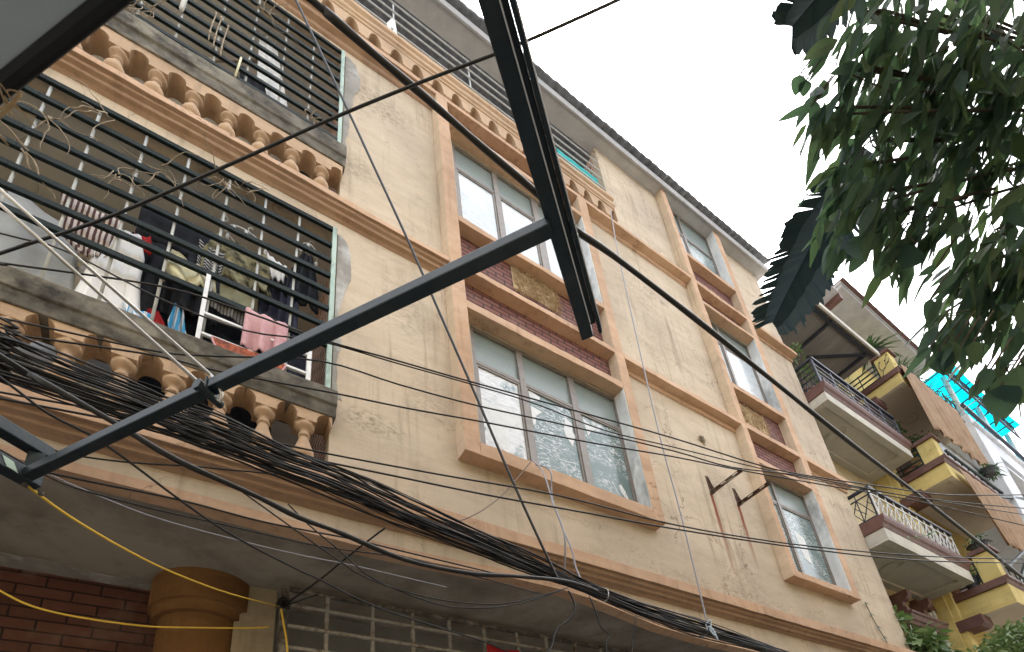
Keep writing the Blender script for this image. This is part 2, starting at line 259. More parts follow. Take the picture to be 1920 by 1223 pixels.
def glassmat(name,base,film,lo,hi,zfilm=None,scale=6,wr=.8,rough=.16):
    t=NT(name)
    w=t.noise(scale,3,.55,t.map((1,1,3.2),(0,0,0),(0,.35,0)),1.3)
    ridge=t.math('ABSOLUTE',t.math('SUBTRACT',w,.5))
    patch=t.mask(t.noise(1.6,3,.5,t.map((1.2,1,1),(3.3,0,1.7))),lo,hi)
    wm=t.math('MULTIPLY',t.mask(ridge,.035,.004),t.mask(t.noise(2.4,2,.5),.36,.52))
    col=t.mix(t.math('MULTIPLY',wm,wr),base,film)
    col=t.mix(patch,col,t.mix(t.mask(w,.35,.65),tuple(x*.72 for x in film),film))
    return t.done(col,rough,0,t.bump(w,.22,.01),.5)

M={}
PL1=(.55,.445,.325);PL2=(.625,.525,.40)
M['plaster']=plaster('cream plaster',PL1,PL2,rust=[(6.0,6.39,4.9,.045),(6.59,6.39,5.25,.045)],spots=[(1.2,5.42,.42,.16,.7),(1.75,6.0,.3,.35,.35),(1.25,10.75,.55,.45,.75),(1.0,9.1,.4,.25,.6),(1.55,7.1,.35,.5,.4),(5.9,8.9,.9,1.1,.25),(5.6,10.4,.8,1.0,.3),(6.3,6.6,.5,.5,.35),(9.6,6.1,.5,1.2,.3),(6.1,5.0,.6,.4,.4),(3.2,5.15,1.3,.1,.35),(9.8,10.4,.5,.9,.3),(1.3,8.3,.8,.14,.5),(5.9,4.8,3.,.12,.4)],streak=.7)
M['plaster_side']=plaster('cream pilaster paint',(.62,.48,.335),(.68,.54,.39),streak=.7)
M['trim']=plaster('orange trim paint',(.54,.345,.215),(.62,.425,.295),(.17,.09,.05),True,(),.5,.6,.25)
M['sill']=mottled('weathered dark concrete',(.045,.042,.036),(.20,.18,.15),4.5,.95,0,.6,(1,1,1.15),.34,.66,.2,9,(.25,.23,.185))
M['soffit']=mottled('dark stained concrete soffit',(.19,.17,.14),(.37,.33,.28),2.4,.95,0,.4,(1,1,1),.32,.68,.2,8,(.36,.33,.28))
M['cement']=mottled('bare grey cement',(.22,.205,.18),(.38,.36,.33),4,.95,0,.5,(1,1,1),.3,.7,.2,7,(.52,.51,.49))
M['interior']=mottled('dim loggia plaster',(.56,.545,.51),(.66,.64,.60),2,.95,0,.2)
M['interior_warm']=mottled('brownish loggia wall',(.47,.42,.35),(.57,.52,.45),2,.95,0,.2)
M['brick_panel']=brick('dark red brick panel',(.19,.075,.06),(.24,.105,.085),(.05,.03,.028),0,.24,.075,.012)
M['brick_side']=brick('pink brick side wall',(.78,.52,.42),(.80,.57,.47),(.12,.08,.07),1,.22,.088,.012)
M['brick_gf']=brick('dark maroon brick wall',(.105,.042,.03),(.14,.058,.042),(.022,.013,.012),0,.34,.093,.008,.45)
M['baluster']=plaster('tan baluster paint',(.50,.34,.215),(.57,.41,.275),(.13,.09,.06),False,(),.6,.6,.2)
M['marble']=mottled('grey white marble jamb',(.55,.57,.57),(.78,.79,.78),4,.35,0,.05,(1,1,.4),.3,.6,.5,7,(.35,.37,.37))
M['alu']=mottled('brown grey aluminium',(.19,.165,.145),(.25,.225,.2),12,.45,.2,.05)
M['glass_a']=glassmat('wrinkled film glass',(.13,.19,.185),(.66,.68,.70),.66,.70,None,6,1.)
M['glass_b']=glassmat('white film glass',(.20,.27,.28),(.74,.76,.78),.42,.45,None,6,1.)
M['glass_c']=glassmat('frosted transom glass',(.21,.255,.245),(.34,.38,.37),.9,.95,None,4,.2,.3)
M['glass_d']=glassmat('pale upper glass with painted sky reflection',(.44,.50,.53),(.66,.69,.72),.40,.60,None,6,.8,.1)  # pale colours carry the bright sky reflected in the upper panes
M['film']=mottled('torn white film',(.62,.64,.64),(.72,.74,.74),9,.5,0,.1)
M['green_bar']=mottled('dark green painted iron',(.006,.011,.011),(.014,.024,.022),18,.6,.1,.2,(1,1,1),.35,.7,.18,5,(.016,.02,.02))
M['pale_green']=mottled('faded pale green paint',(.34,.46,.40),(.46,.57,.51),8,.6,0,.2,(1,1,.5),.35,.7,.3,6,(.2,.25,.22))
M['grey_rod']=mottled('pale grey rod',(.38,.39,.37),(.55,.56,.54),20,.5,.1,.1,(1,1,.3))
M['white_metal']=mottled('white painted metal',(.68,.69,.69),(.8,.8,.8),14,.4,0,.05)
M['steel']=mottled('dark blue green painted steel',(.013,.022,.028),(.026,.040,.048),9,.42,.1,.2,(1,1,1),.3,.7,.35,6,(.035,.045,.05))
M['chrome']=NT('bright rod steel').done((.62,.61,.60),.28,.85)
M['canopy']=None
M['rubber']=NT('black rim').done((.006,.007,.008),.5)
M['black']=mottled('black cable sheath',(.004,.004,.005),(.011,.0105,.0105),30,.42,0,.05,(1,1,1),.35,.7,.5)
M['grey']=NT('grey wire').done((.30,.30,.33),.5)
M['brown']=NT('brown wire').done((.16,.11,.085),.6)
M['yellow']=NT('yellow cable sheath').done((.72,.46,.06),.45)
M['tile']=mottled('weathered grey tile',(.14,.15,.165),(.26,.265,.28),6,.9,0,.4)
M['eave']=mottled('painted eave concrete',(.34,.335,.33),(.44,.43,.42),3,.9,0,.2)
M['grille_paint']=mottled('faded grille paint',(.27,.25,.22),(.40,.375,.34),22,.8,0,.3,(1,1,1),.35,.7,.2,6,(.16,.11,.08))
M['rust']=mottled('rusty iron',(.06,.035,.027),(.15,.09,.06),14,.85,.3,.4,(1,1,1),.35,.7,.3,6,(.3,.27,.22))
M['dull_iron']=mottled('chipped grey iron',(.08,.072,.064),(.2,.18,.155),16,.8,.3,.3,(1,1,1),.4,.7,.3,6,(.33,.29,.24))
M['col_orange']=plaster('ochre column paint',(.17,.08,.028),(.23,.115,.042),(.08,.04,.02),False,(),.5,.4,.2)
M['tan_wall']=plaster('tan inner wall',(.36,.29,.2),(.42,.35,.25),(.12,.09,.06),False)
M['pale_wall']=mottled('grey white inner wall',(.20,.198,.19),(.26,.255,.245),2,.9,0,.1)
M['board']=mottled('white board',(.80,.80,.79),(.86,.86,.86),3,.6,0,.03)
M['straw']=mottled('dry straw',(.34,.24,.13),(.52,.39,.23),20,.9,0,0)
M['twig']=mottled('dry vine',(.20,.15,.10),(.42,.35,.26),14,.9,0,0)
M['red']=sheetmat('red cloth',(.30,.014,.018),(.42,.03,.035))
M['ground']=mottled('worn concrete street',(.17,.165,.155),(.23,.22,.205),6,.9,0,.3)
M['pave']=mottled('concrete pavement',(.22,.21,.2),(.29,.28,.26),5,.9,0,.3)
# neighbours
M['n_cream']=plaster('neighbour off white paint',(.56,.53,.45),(.63,.60,.52),(.2,.17,.12),False,(),.5,.4,.1)
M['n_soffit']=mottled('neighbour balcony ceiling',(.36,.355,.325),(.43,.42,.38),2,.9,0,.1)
M['n_brown']=mottled('maroon brown moulding paint',(.105,.05,.04),(.15,.075,.06),6,.6,0,.1)
M['n_wall']=plaster('neighbour pale yellow wall',(.52,.43,.26),(.6,.5,.32),(.2,.15,.08),False)
M['y_wall']=plaster('bright yellow paint',(.64,.50,.18),(.72,.58,.24),(.3,.2,.06),False,(),.4,.4,.1)
M['y_soffit']=mottled('grey beige ceiling',(.60,.55,.47),(.68,.63,.55),1.5,.9,0,.1)
M['rail_white']=NT('pale railing paint').done((.55,.55,.53),.5)
M['rail_blue']=NT('slate blue railing').done((.12,.13,.165),.4)
M['rail_dark']=NT('dark blue grey railing').done((.035,.04,.055),.45)
M['rail_green']=NT('dark green railing').done((.022,.035,.032),.5)
M['tin']=mottled('grey tin roof underside',(.17,.16,.155),(.24,.225,.21),1.2,.7,0,.1,(3,1,1))
M['white_wall']=plaster('white building paint',(.70,.72,.75),(.76,.77,.79),(.4,.42,.45),False,(),.3,.3,.1)
M['white_side']=plaster('grey building side',(.50,.52,.54),(.58,.60,.61),(.3,.31,.33),False,(),.5,.5,.1)
M['net']=sheetmat('brown woven shade cloth',(.36,.235,.15),(.47,.325,.215),None,3,.3)
M['cyan']=sheetmat('cyan plastic sheet',(.0,.62,.72),(.0,.72,.80),None,2,.6,.4)
M['turq']=sheetmat('turquoise plastic sheet',(.03,.36,.35),(.06,.45,.43))
M['dark_room']=NT('dark window interior').done((.03,.032,.035),.3,0,None,.5)
M['pot']=mottled('terracotta pot',(.18,.09,.06),(.25,.13,.09),8,.8)
M['pot_dark']=mottled('dark plastic pot',(.03,.03,.032),(.06,.06,.06),8,.6)
M['leaf']=leafmat('dark glossy leaves',(.060,.112,.106),(.085,.145,.125),(.16,.22,.11),.55,.5)
M['leaf_dark']=leafmat('dark torn leaf',(.05,.085,.105),(.06,.10,.118),(.075,.115,.12),.2,.5)
M['leaf_pale']=leafmat('pale shrub leaves',(.10,.17,.06),(.16,.25,.09),(.30,.38,.18),.3)
M['leaf_mid']=leafmat('potted plant leaves',(.03,.075,.035),(.06,.12,.055),(.15,.22,.11),.25)
M['bark']=mottled('grey brown bark',(.06,.048,.038),(.13,.105,.08),9,.95,0,.6,(1,1,.3))
M['canopy']=sheetmat('grey canopy fabric',(.085,.092,.09),(.105,.112,.11),None,3,.6)
M['trim_cove']=plaster('grimy brown cove paint with painted shade',(.36,.225,.14),(.44,.29,.19),(.10,.065,.04),False,(),.6,.6,.25)  # dirty brown paint, with shade under the cornice also put into the colour
# laundry
M['tarp']=sheetmat('grey white plastic sheet',(.42,.45,.46),(.62,.64,.65),None,2.2,.15,.35)
M['stripe']=sheetmat('striped cloth',(.62,.54,.50),(.68,.6,.56),(.11,.06,.055),7,0,.9,.017,0)
M['whitecloth']=sheetmat('white cotton',(.80,.80,.79),(.86,.86,.85))
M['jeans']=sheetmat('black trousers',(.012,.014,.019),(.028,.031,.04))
M['olive']=sheetmat('olive camouflage cloth',(.05,.046,.03),(.38,.35,.21),None,11,0,.9,.03,0,2)
M['olive2']=sheetmat('olive green cotton',(.24,.235,.15),(.32,.31,.20))
M['khaki']=sheetmat('pale khaki cloth',(.58,.55,.36),(.68,.64,.44))
M['navy']=sheetmat('dark navy cloth',(.02,.022,.04),(.05,.055,.09))
M['tweed']=sheetmat('grey tweed towel',(.09,.085,.08),(.24,.22,.21),(.05,.05,.05),28,0,.95,.012,0)
M['pink']=sheetmat('dusty pink towel',(.52,.29,.31),(.62,.39,.40),None,9)
M['bluestripe']=sheetmat('blue striped cloth',(.05,.28,.52),(.08,.34,.6),(.5,.55,.6),5,0,.9,.022,0)
M['leafmat']=sheetmat('rust red leaf print',(.09,.035,.03),(.50,.13,.06),None,30,0,.85,.03,0,3)

# ---------------------------------------------------------------- mesh builder
class MB:
    def __init__(s): s.v=[];s.f=[];s.mi=[];s.cur=0
    def add(s,vs,fs):
        b=len(s.v); s.v+=[tuple(p) for p in vs]
        for f in fs: s.f.append(tuple(b+i for i in f)); s.mi.append(s.cur)
        return s
    def box(s,x0,x1,y0,y1,z0,z1):
        return s.add([(x0,y0,z0),(x1,y0,z0),(x1,y1,z0),(x0,y1,z0),(x0,y0,z1),(x1,y0,z1),(x1,y1,z1),(x0,y1,z1)],
            [(0,3,2,1),(4,5,6,7),(0,1,5,4),(1,2,6,5),(2,3,7,6),(3,0,4,7)])
    def bar(s,a,b,w,h=None,up=(0,0,1)):
        h=h or w; a=V(a);b=V(b);d=(b-a).normalized(); u=V(up)
        if abs(d.dot(u))>.98: u=V((0,1,0))
        r=d.cross(u).normalized()*(w/2); q=r.cross(d).normalized()*(h/2)
        vs=[p+x*r+y*q for p in (a,b) for x,y in ((-1,-1),(1,-1),(1,1),(-1,1))]
        return s.add(vs,[(0,1,2,3),(7,6,5,4),(0,4,5,1),(1,5,6,2),(2,6,7,3),(3,7,4,0)])
    def tube(s,pts,r,n=6,cap=True):
        pts=[V(p) for p in pts]; m=len(pts); rr=r if hasattr(r,'__len__') else [r]*m
        t0=(pts[1]-pts[0]).normalized(); u=V((0,0,1)) if abs(t0.z)<.9 else V((0,1,0))
        a=t0.cross(u).normalized(); vs=[]
        for i,p in enumerate(pts):
            t=(pts[min(i+1,m-1)]-pts[max(i-1,0)])
            t=t.normalized() if t.length>1e-9 else t0
            a=(a-t*a.dot(t)); a=a.normalized() if a.length>1e-6 else t.orthogonal().normalized()
            b=t.cross(a)
            for k in range(n):
                c=2*PI*k/n; vs.append(p+(a*math.cos(c)+b*math.sin(c))*rr[i])
        fs=[(i*n+k,i*n+(k+1)%n,(i+1)*n+(k+1)%n,(i+1)*n+k) for i in range(m-1) for k in range(n)]
        if cap: fs+=[tuple(range(n-1,-1,-1)),tuple(range((m-1)*n,m*n))]
        return s.add(vs,fs)
    def lathe(s,prof,c=(0,0,0),n=18,a0=0,a1=2*PI):
        full=abs(a1-a0-2*PI)<1e-6; k=n if full else n+1; vs=[]
        for r,z in prof:
            for i in range(k):
                a=a0+(a1-a0)*i/n; vs.append((c[0]+r*math.cos(a),c[1]+r*math.sin(a),c[2]+z))
        fs=[]
        for j in range(len(prof)-1):
            for i in range(n):
                i2=(i+1)%k if full else i+1
                fs.append((j*k+i,j*k+i2,(j+1)*k+i2,(j+1)*k+i))
        if full: fs+=[tuple(range(k-1,-1,-1)),tuple(range((len(prof)-1)*k,len(prof)*k))]
        return s.add(vs,fs)
    def profx(s,prof,x0,x1):           # closed (y,z) profile swept along x
        n=len(prof); vs=[(x0,y,z) for y,z in prof]+[(x1,y,z) for y,z in prof]
        fs=[(i,(i+1)%n,n+(i+1)%n,n+i) for i in range(n)]+[tuple(range(n-1,-1,-1)),tuple(range(n,2*n))]
        return s.add(vs,fs)
    def strip(s,xs,zb,zt,y0,y1):       # slab along x with a shaped lower edge
        n=len(xs); zt=zt if hasattr(zt,'__len__') else [zt]*n; vs=[]
        for i in range(n): vs+=[(xs[i],y0,zb[i]),(xs[i],y0,zt[i]),(xs[i],y1,zt[i]),(xs[i],y1,zb[i])]
        fs=[]
        for i in range(n-1):
            a=4*i;b=a+4
            fs+=[(a,b,b+1,a+1),(a+1,b+1,b+2,a+2),(a+2,b+2,b+3,a+3),(a+3,b+3,b,a)]
        fs+=[(0,1,2,3),(4*n-1,4*n-2,4*n-3,4*n-4)]
        return s.add(vs,fs)
    def sweep(s,prof,a0,a1,axis='x',j=.0025,step=.09):   # hand made edge: profile swept with small uneven offsets
        n=max(2,int(abs(a1-a0)/step)); k=len(prof); vs=[]; off=[(0,0)]*k
        for i in range(n+1):
            t=lerp(a0,a1,i/n); off=[(o[0]*.75+random.gauss(0,j*.7),o[1]*.75+random.gauss(0,j*.7)) for o in off]
            chip=random.randrange(k) if random.random()<.07 else -1
            for q,(p,z) in enumerate(prof):
                ox,oz=off[q] if 0<i<n else (0,0)
                if q==chip and 0<i<n: ox+=j*random.choice((-1,1)); oz+=j*2
                vs.append((t,p+ox,z+oz) if axis=='x' else (p+ox,z+oz,t))
        fs=[(i*k+q,i*k+(q+1)%k,(i+1)*k+(q+1)%k,(i+1)*k+q) for i in range(n) for q in range(k)]
        fs+=[tuple(range(k-1,-1,-1)),tuple(range(n*k,n*k+k))]
        return s.add(vs,fs)
    def grid(s,fn,nu,nv):
        vs=[fn(i/nu,j/nv) for j in range(nv+1) for i in range(nu+1)]
        fs=[(j*(nu+1)+i,j*(nu+1)+i+1,(j+1)*(nu+1)+i+1,(j+1)*(nu+1)+i) for j in range(nv) for i in range(nu)]
        return s.add(vs,fs)
    def poly(s,pts,ext):               # flat polygon thickened by vector ext
        n=len(pts); e=V(ext); vs=[V(p) for p in pts]+[V(p)+e for p in pts]
        return s.add(vs,[tuple(range(n)),tuple(range(2*n-1,n-1,-1))]+[(i,n+i,n+(i+1)%n,(i+1)%n) for i in range(n)])
    def leaf(s,base,d,nrm,L,W,droop=.25,fold=.18,seg=4,shape=0):
        base=V(base);d=V(d).normalized();nrm=V(nrm); side=d.cross(nrm)
        side=side.normalized() if side.length>1e-5 else d.orthogonal().normalized(); up=side.cross(d).normalized()
        vs=[];fs=[]
        for i in range(seg+1):
            t=i/seg; w=W*.5*(math.sin(PI*min(1,t**.75*.98+.02))**.8 if shape==0 else math.sin(PI*t**.6)**.7) if 0<t<1 else W*.03
            c=base+d*(L*t)+V((0,0,-1))*(droop*L*t*t)
            vs+=[c-side*w+up*(fold*w),c,c+side*w+up*(fold*w)]
        for i in range(seg):
            a=3*i; fs+=[(a,a+1,a+4,a+3),(a+1,a+2,a+5,a+4)]
        return s.add(vs,fs)

def obj(name,mb,mat,parent=None,smooth=False,bev=0.,solid=0.,loc=None):
    me=bpy.data.meshes.new(name); me.from_pydata(mb.v,[],mb.f)
    mats=mat if isinstance(mat,(list,tuple)) else [mat]
    for m in mats: me.materials.append(M[m] if isinstance(m,str) else m)
    if len(mats)>1: me.polygons.foreach_set('material_index',mb.mi)
    if smooth: me.polygons.foreach_set('use_smooth',[True]*len(me.polygons))
    me.update()
    o=bpy.data.objects.new(name,me); COL.objects.link(o)
    if parent is not None:
        o.parent=parent
        if parent.type=='EMPTY': o.location=-parent.location
    if loc is not None: o.location=loc
    if bev: b=o.modifiers.new('b','BEVEL'); b.width=bev; b.segments=2; b.limit_method='ANGLE'; b.angle_limit=.7
    if solid: q=o.modifiers.new('s','SOLIDIFY'); q.thickness=solid; q.offset=0
    return o
def tag(o,label=None,cat=None,group=None,kind=None):
    if label: o['label']=label
    if cat: o['category']=cat
    if group: o['group']=group
    if kind: o['kind']=kind
    return o
def thing(name,label,cat,loc=(0,0,0),group=None):
    o=bpy.data.objects.new(name,None); COL.objects.link(o); o.location=loc; o.empty_display_size=.2
    return tag(o,label,cat,group)
def lerp(a,b,t): return a+(b-a)*t
def smoothpath(pts,sub=5):
    P=[V(p) for p in pts]; out=[]
    for i in range(len(P)-1):
        p0=P[max(i-1,0)];p1=P[i];p2=P[i+1];p3=P[min(i+2,len(P)-1)]
        for k in range(sub):
            t=k/sub
            out.append(.5*((2*p1)+(p2-p0)*t+(2*p0-5*p1+4*p2-p3)*t*t+(3*p1-p0-3*p2+p3)*t**3))
    return out+[P[-1]]

# ---------------------------------------------------------------- setting
g=MB().box(-60,60,-60,60,-.2,0); tag(obj('ground',g,'ground'),kind='structure')
g=MB().box(-40,40,-1.6,-.02,.004,.13); tag(obj('pavement',g,'pave',bev=.02),kind='structure')

# ---------------------------------------------------------------- main building
BD=thing('apartment_building','cream plastered four storey building with orange trim, caged balconies and two columns of windows','building',(3.6,0,0))
def bp_(name,mb,mat,**k): return obj(name,mb,mat,BD,**k)
open_=[(-2.85,.86,4.6,7.75),(-2.85,.86,8.13,11.34),(-2.85,5.52,11.68,14.45),
       (2.31,4.49,5.52,7.42),(2.31,4.49,9.06,11.08),(7.27,8.78,5.39,7.35),(7.27,8.78,9.08,11.03),(7.27,8.78,12.54,14.45)]
xs=sorted({-3.2,10.5,*[o[0] for o in open_],*[o[1] for o in open_]}); zs=sorted({4.3,14.45,*[o[2] for o in open_],*[o[3] for o in open_]})
w=MB()
for i in range(len(xs)-1):
    j=0
    while j<len(zs)-1:
        def solid(jj):
            cx=(xs[i]+xs[i+1])/2; cz=(zs[jj]+zs[jj+1])/2
            return not any(a<cx<b and c<cz<d for a,b,c,d in open_)
        if solid(j):
            k=j
            while k+1<len(zs)-1 and solid(k+1): k+=1
            w.box(xs[i],xs[i+1],0,.12,zs[j],zs[k+1]); j=k+1
        else: j+=1
# fascia with its gently waving lower edge
FX=[-3.2,-2,-.77,-.04,.5,1.06,1.74,2.4,3.04,3.4,3.8,4.3,5,7,10.5]
FZ=[4.17,4.17,4.168,4.165,4.15,4.14,4.15,4.19,4.20,4.18,4.12,4.04,4.0,4.0,4.0]
w.strip(FX,[z+.075 for z in FZ],4.3,0,.12)
bp_('wall',w,'plaster')
bp_('fascia_edge',MB().strip(FX,FZ,[z+.075 for z in FZ],-.006,.12),'trim')
sw=MB().box(10.38,10.5,.12,6,0,14.45).box(-3.2,-3.08,.12,6,0,14.45).box(-3.08,10.38,5.88,6,0,14.45)
bp_('side_wall',sw,'plaster')
# slabs / rooms
sl=MB()
sl.box(-3.08,10.38,.12,1.9,7.82,8.1).box(-3.08,10.38,.12,1.9,11.42,11.66)
bp_('floor_slab',sl,'interior')
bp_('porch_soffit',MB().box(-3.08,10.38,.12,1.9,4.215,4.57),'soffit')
pr=[(-3.0,1.35)]
random.seed(3)
x=-3.0
while x<.62:
    x+=random.uniform(.05,.13); pr.append((x,1.22+random.uniform(-.05,.05)-(.10 if -.1<x<.5 else 0)))
bp_('bare_cement_patch',MB().poly([(a,b,4.2149) for a,b in pr]+[(.66,1.42,4.2149),(-3.0,1.42,4.2149)],(0,0,-.004)),'cement')
rw=MB().box(-3.08,.9,1.3,1.42,4.57,7.82).box(-3.08,.9,1.3,1.42,8.1,11.42)
bp_('loggia_back_wall',rw,'interior_warm')
rb=MB().box(.9,1.0,.12,1.3,4.57,7.82).box(.9,1.0,.12,1.3,8.1,11.42)
bp_('loggia_brick_wall',rb,'brick_side')
r4=MB().box(-3.08,5.56,1.7,1.8,11.66,14.45)
bp_('top_loggia_back_wall',r4,'interior')
bp_('top_loggia_brick_wall',MB().box(5.56,5.66,.12,1.7,11.66,14.45),'brick_side')
# cornices
def cornice(z,h=.13,d=.15):
    return [(0,z+.02),(-d,z),(-d,z-h),(-d+.035,z-h),(-d+.04,z-h-.035),(-d+.075,z-h-.045),(-d+.08,z-h-.075),(-d+.12,z-h-.085),(0,z-h-.11)]
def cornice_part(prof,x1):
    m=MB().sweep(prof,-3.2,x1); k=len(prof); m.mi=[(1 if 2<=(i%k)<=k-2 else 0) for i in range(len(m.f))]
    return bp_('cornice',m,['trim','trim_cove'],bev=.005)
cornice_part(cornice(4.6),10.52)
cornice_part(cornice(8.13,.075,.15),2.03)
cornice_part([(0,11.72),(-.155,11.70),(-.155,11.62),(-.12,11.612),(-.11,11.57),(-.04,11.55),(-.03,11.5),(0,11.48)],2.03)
def course(x0,x1,zb,zt,d=.155):
    m=MB(); m.sweep([(0,zt+.012),(-d,zt),(-d,zb),(-.035,zb),(-.03,zb-.06),(0,zb-.07)],x0,x1); return m
bp_('string_course',course(4.647,7.15,8.075,8.16),'trim',bev=.004)
bp_('string_course',course(4.647,7.15,11.62,11.70),'trim',bev=.004)
bp_('string_course',course(8.965,10.53,8.075,8.18),'trim',bev=.004)
bp_('string_course',course(8.965,10.53,11.62,11.70),'trim',bev=.004)
# window bays
def leg(x0,x1,z0,z1):
    m=MB().sweep([(x0,-.155),(x1,-.155),(x1,0),(x0,0)],z0,z1,'z',.0025,.1); m.mi=[(0,1,0,1)[i%4] for i in range(len(m.f)-2)]+[0,0]; return m
def bay(x0,a,b,x1,levels,ztop,zsill):
    zs0=zsill
    bp_('pilaster',leg(x0,a,zs0,ztop),['trim','plaster_side'],bev=.005)
    bp_('pilaster',leg(b,x1,zs0,ztop),['trim','plaster_side'],bev=.005)
    for nm,zb,zt in levels: bp_(nm,MB().sweep([(0 if nm!='window_sill' else .03,zb),(-.153,zb),(-.153,zt),(0 if nm!='window_sill' else .03,zt)],a,b,'x',.0028),'trim',bev=.004)
bay(2.03,2.2,4.475,4.647,[('window_sill',5.36,5.52),('lintel',7.42,7.54),('string_course',8.085,8.17),('window_sill',8.96,9.06),('lintel',11.08,11.18)],11.62,5.36)
bp_('string_course',MB().box(2.03,4.647,-.155,0,11.62,11.70),'trim',bev=.004)
bay(7.15,7.29,8.77,8.965,[('window_sill',5.28,5.39),('lintel',7.35,7.45),('string_course',8.06,8.17),('window_sill',8.97,9.08),('lintel',11.03,11.11),('string_course',11.6,11.69),('window_sill',12.43,12.54)],14.449,5.28)
for x0,x1,z0,z1 in ((2.2,4.475,7.54,8.085),(2.2,4.475,8.17,8.96),(2.2,4.475,11.18,11.62),(7.29,8.77,7.45,8.06),(7.29,8.77,8.17,8.97),(7.29,8.77,11.11,11.6),(7.29,8.77,11.69,12.43)):
    bp_('brick_panel',MB().box(x0,x1,-.008,.0,z0,z1),'brick_panel')
for x,z0,z1 in ((4.475,5.52,7.42),(4.475,9.06,11.08),(8.77,5.39,7.35),(8.77,9.08,11.03),(8.77,12.54,14.44)):
    bp_('jamb',MB().box(x-.012,x,-.147,.03,z0,z1),'marble')
# dry straw stuffed against two brick panels
def straw(x0,x1,z0,z1,n):
    m=MB()
    for i in range(n):
        u=random.random(); x=lerp(x0,x1,u); z=random.uniform(z0,z1)-.02*math.sin(u*9); a=random.gauss(-.5,.7); L=random.uniform(.03,.09)
        y=-.012-random.random()*.03; d=V((math.cos(a),random.uniform(-.3,.3),math.sin(a)))*L
        m.tube([V((x,y,z)),V((x,y-.008,z))+d*.5,V((x,y,z))+d],.0035,3,False)
    m.box(x0+.01,x1-.01,-.014,-.009,z0+.02,z1-.02); bp_('dry_straw',m,'straw')
straw(3.0,3.72,8.5,8.95,520); straw(7.42,8.28,8.3,8.9,420)

def window(x0,x1,z0,z1,mulls,tr,mats,y=.05):
    f=MB(); fw=.042
    f.box(x0,x0+fw,y-.03,y+.03,z0,z1).box(x1-fw,x1,y-.03,y+.03,z0,z1).box(x0+fw,x1-fw,y-.03,y+.03,z1-fw,z1).box(x0+fw,x1-fw,y-.03,y+.03,z0,z0+fw)
    cols=[];a=x0+fw
    for (m0,m1) in mulls:
        f.box(m0,m1,y-.034,y+.03,z0+fw,z1-fw); cols.append((a,m0)); a=m1
    cols.append((a,x1-fw))
    for c0,c1 in cols:
        f.box(c0,c1,y-.026,y+.026,tr,tr+.05)
        s=.026
        for zz0,zz1 in ((z0+fw,tr),):
            f.box(c0,c0+s,y-.02,y+.015,zz0,zz1).box(c1-s,c1,y-.02,y+.015,zz0,zz1).box(c0+s,c1-s,y-.02,y+.015,zz1-s,zz1).box(c0+s,c1-s,y-.02,y+.015,zz0,zz0+s)
        # groove lines on the mullions
    wn=bp_('window',f,'alu',bev=.003)
    for k,(c0,c1) in enumerate(cols):
        pm=MB().box(c0,c1,y,y+.006,tr+.05,z1-fw); obj('pane',pm,mats[0],wn)
        pm=MB().box(c0+.026,c1-.026,y-.004,y+.004,z0+fw+.026,tr-.026)
        sc=scraps.get((round(x0,2),round(z0,2),k))
        if sc:
            pm.cur=1
            for pl in sc: pm.poly([(lerp(c0,c1,u),y-.0045,lerp(z0+fw,tr,v)) for u,v in pl],(0,-.002,0))
        obj('pane',pm,[mats[1+k] if 1+k<len(mats) else mats[-1],'film'],wn)
    return wn
scraps={
 (2.32,5.52,1):[[(.06,.99),(.3,.96),(.26,.90),(.08,.86)],[(.06,.8),(.3,.78),(.14,.7),(.12,.6),(.06,.58)],[(.8,.84),(.94,.8),(.92,.7),(.97,.66),(.86,.52),(.74,.62),(.72,.68)],[(.86,.52),(.88,.5),(.8,.55)]],
 (2.32,5.52,2):[[(.08,.95),(.36,.87),(.24,.82),(.14,.74)],[(.30,.06),(.5,.12),(.62,.1),(.7,.05),(.34,.04)],[(.5,.28),(.52,.28),(.62,.14),(.6,.15)],[(.66,.27),(.72,.29),(.8,.22),(.76,.14),(.68,.2)],[(.8,.2),(.9,.06),(.74,.05)],[(.40,.3),(.43,.28),(.5,.2),(.48,.21)],[(.7,.72),(.74,.71),(.72,.68)]],
 (2.32,5.52,0):[[(.05,.62),(.05,.34),(.55,.1),(.57,.3),(.62,.42),(.8,.5),(.95,.44),(.95,.62)]],
 (7.29,5.39,1):[[(.2,.7),(.5,.66),(.45,.3),(.25,.35)]],
}
# glazing
window(2.32,4.49,5.52,7.42,[(2.925,3.005),(3.68,3.775)],6.86,['glass_c','glass_b','glass_a','glass_a'])
window(2.32,4.49,9.06,11.08,[(2.95,3.03),(3.62,3.74)],10.52,['glass_c','glass_d','glass_d','glass_d'])
window(7.29,8.775,5.39,7.35,[(7.80,7.87)],6.86,['glass_c','glass_a','glass_a'])
window(7.29,8.775,9.08,11.03,[(7.80,7.87)],10.5,['glass_c','glass_d','glass_d'])
window(7.29,8.775,12.54,14.445,[(7.80,7.87)],13.7,['glass_c','glass_d','glass_a'])
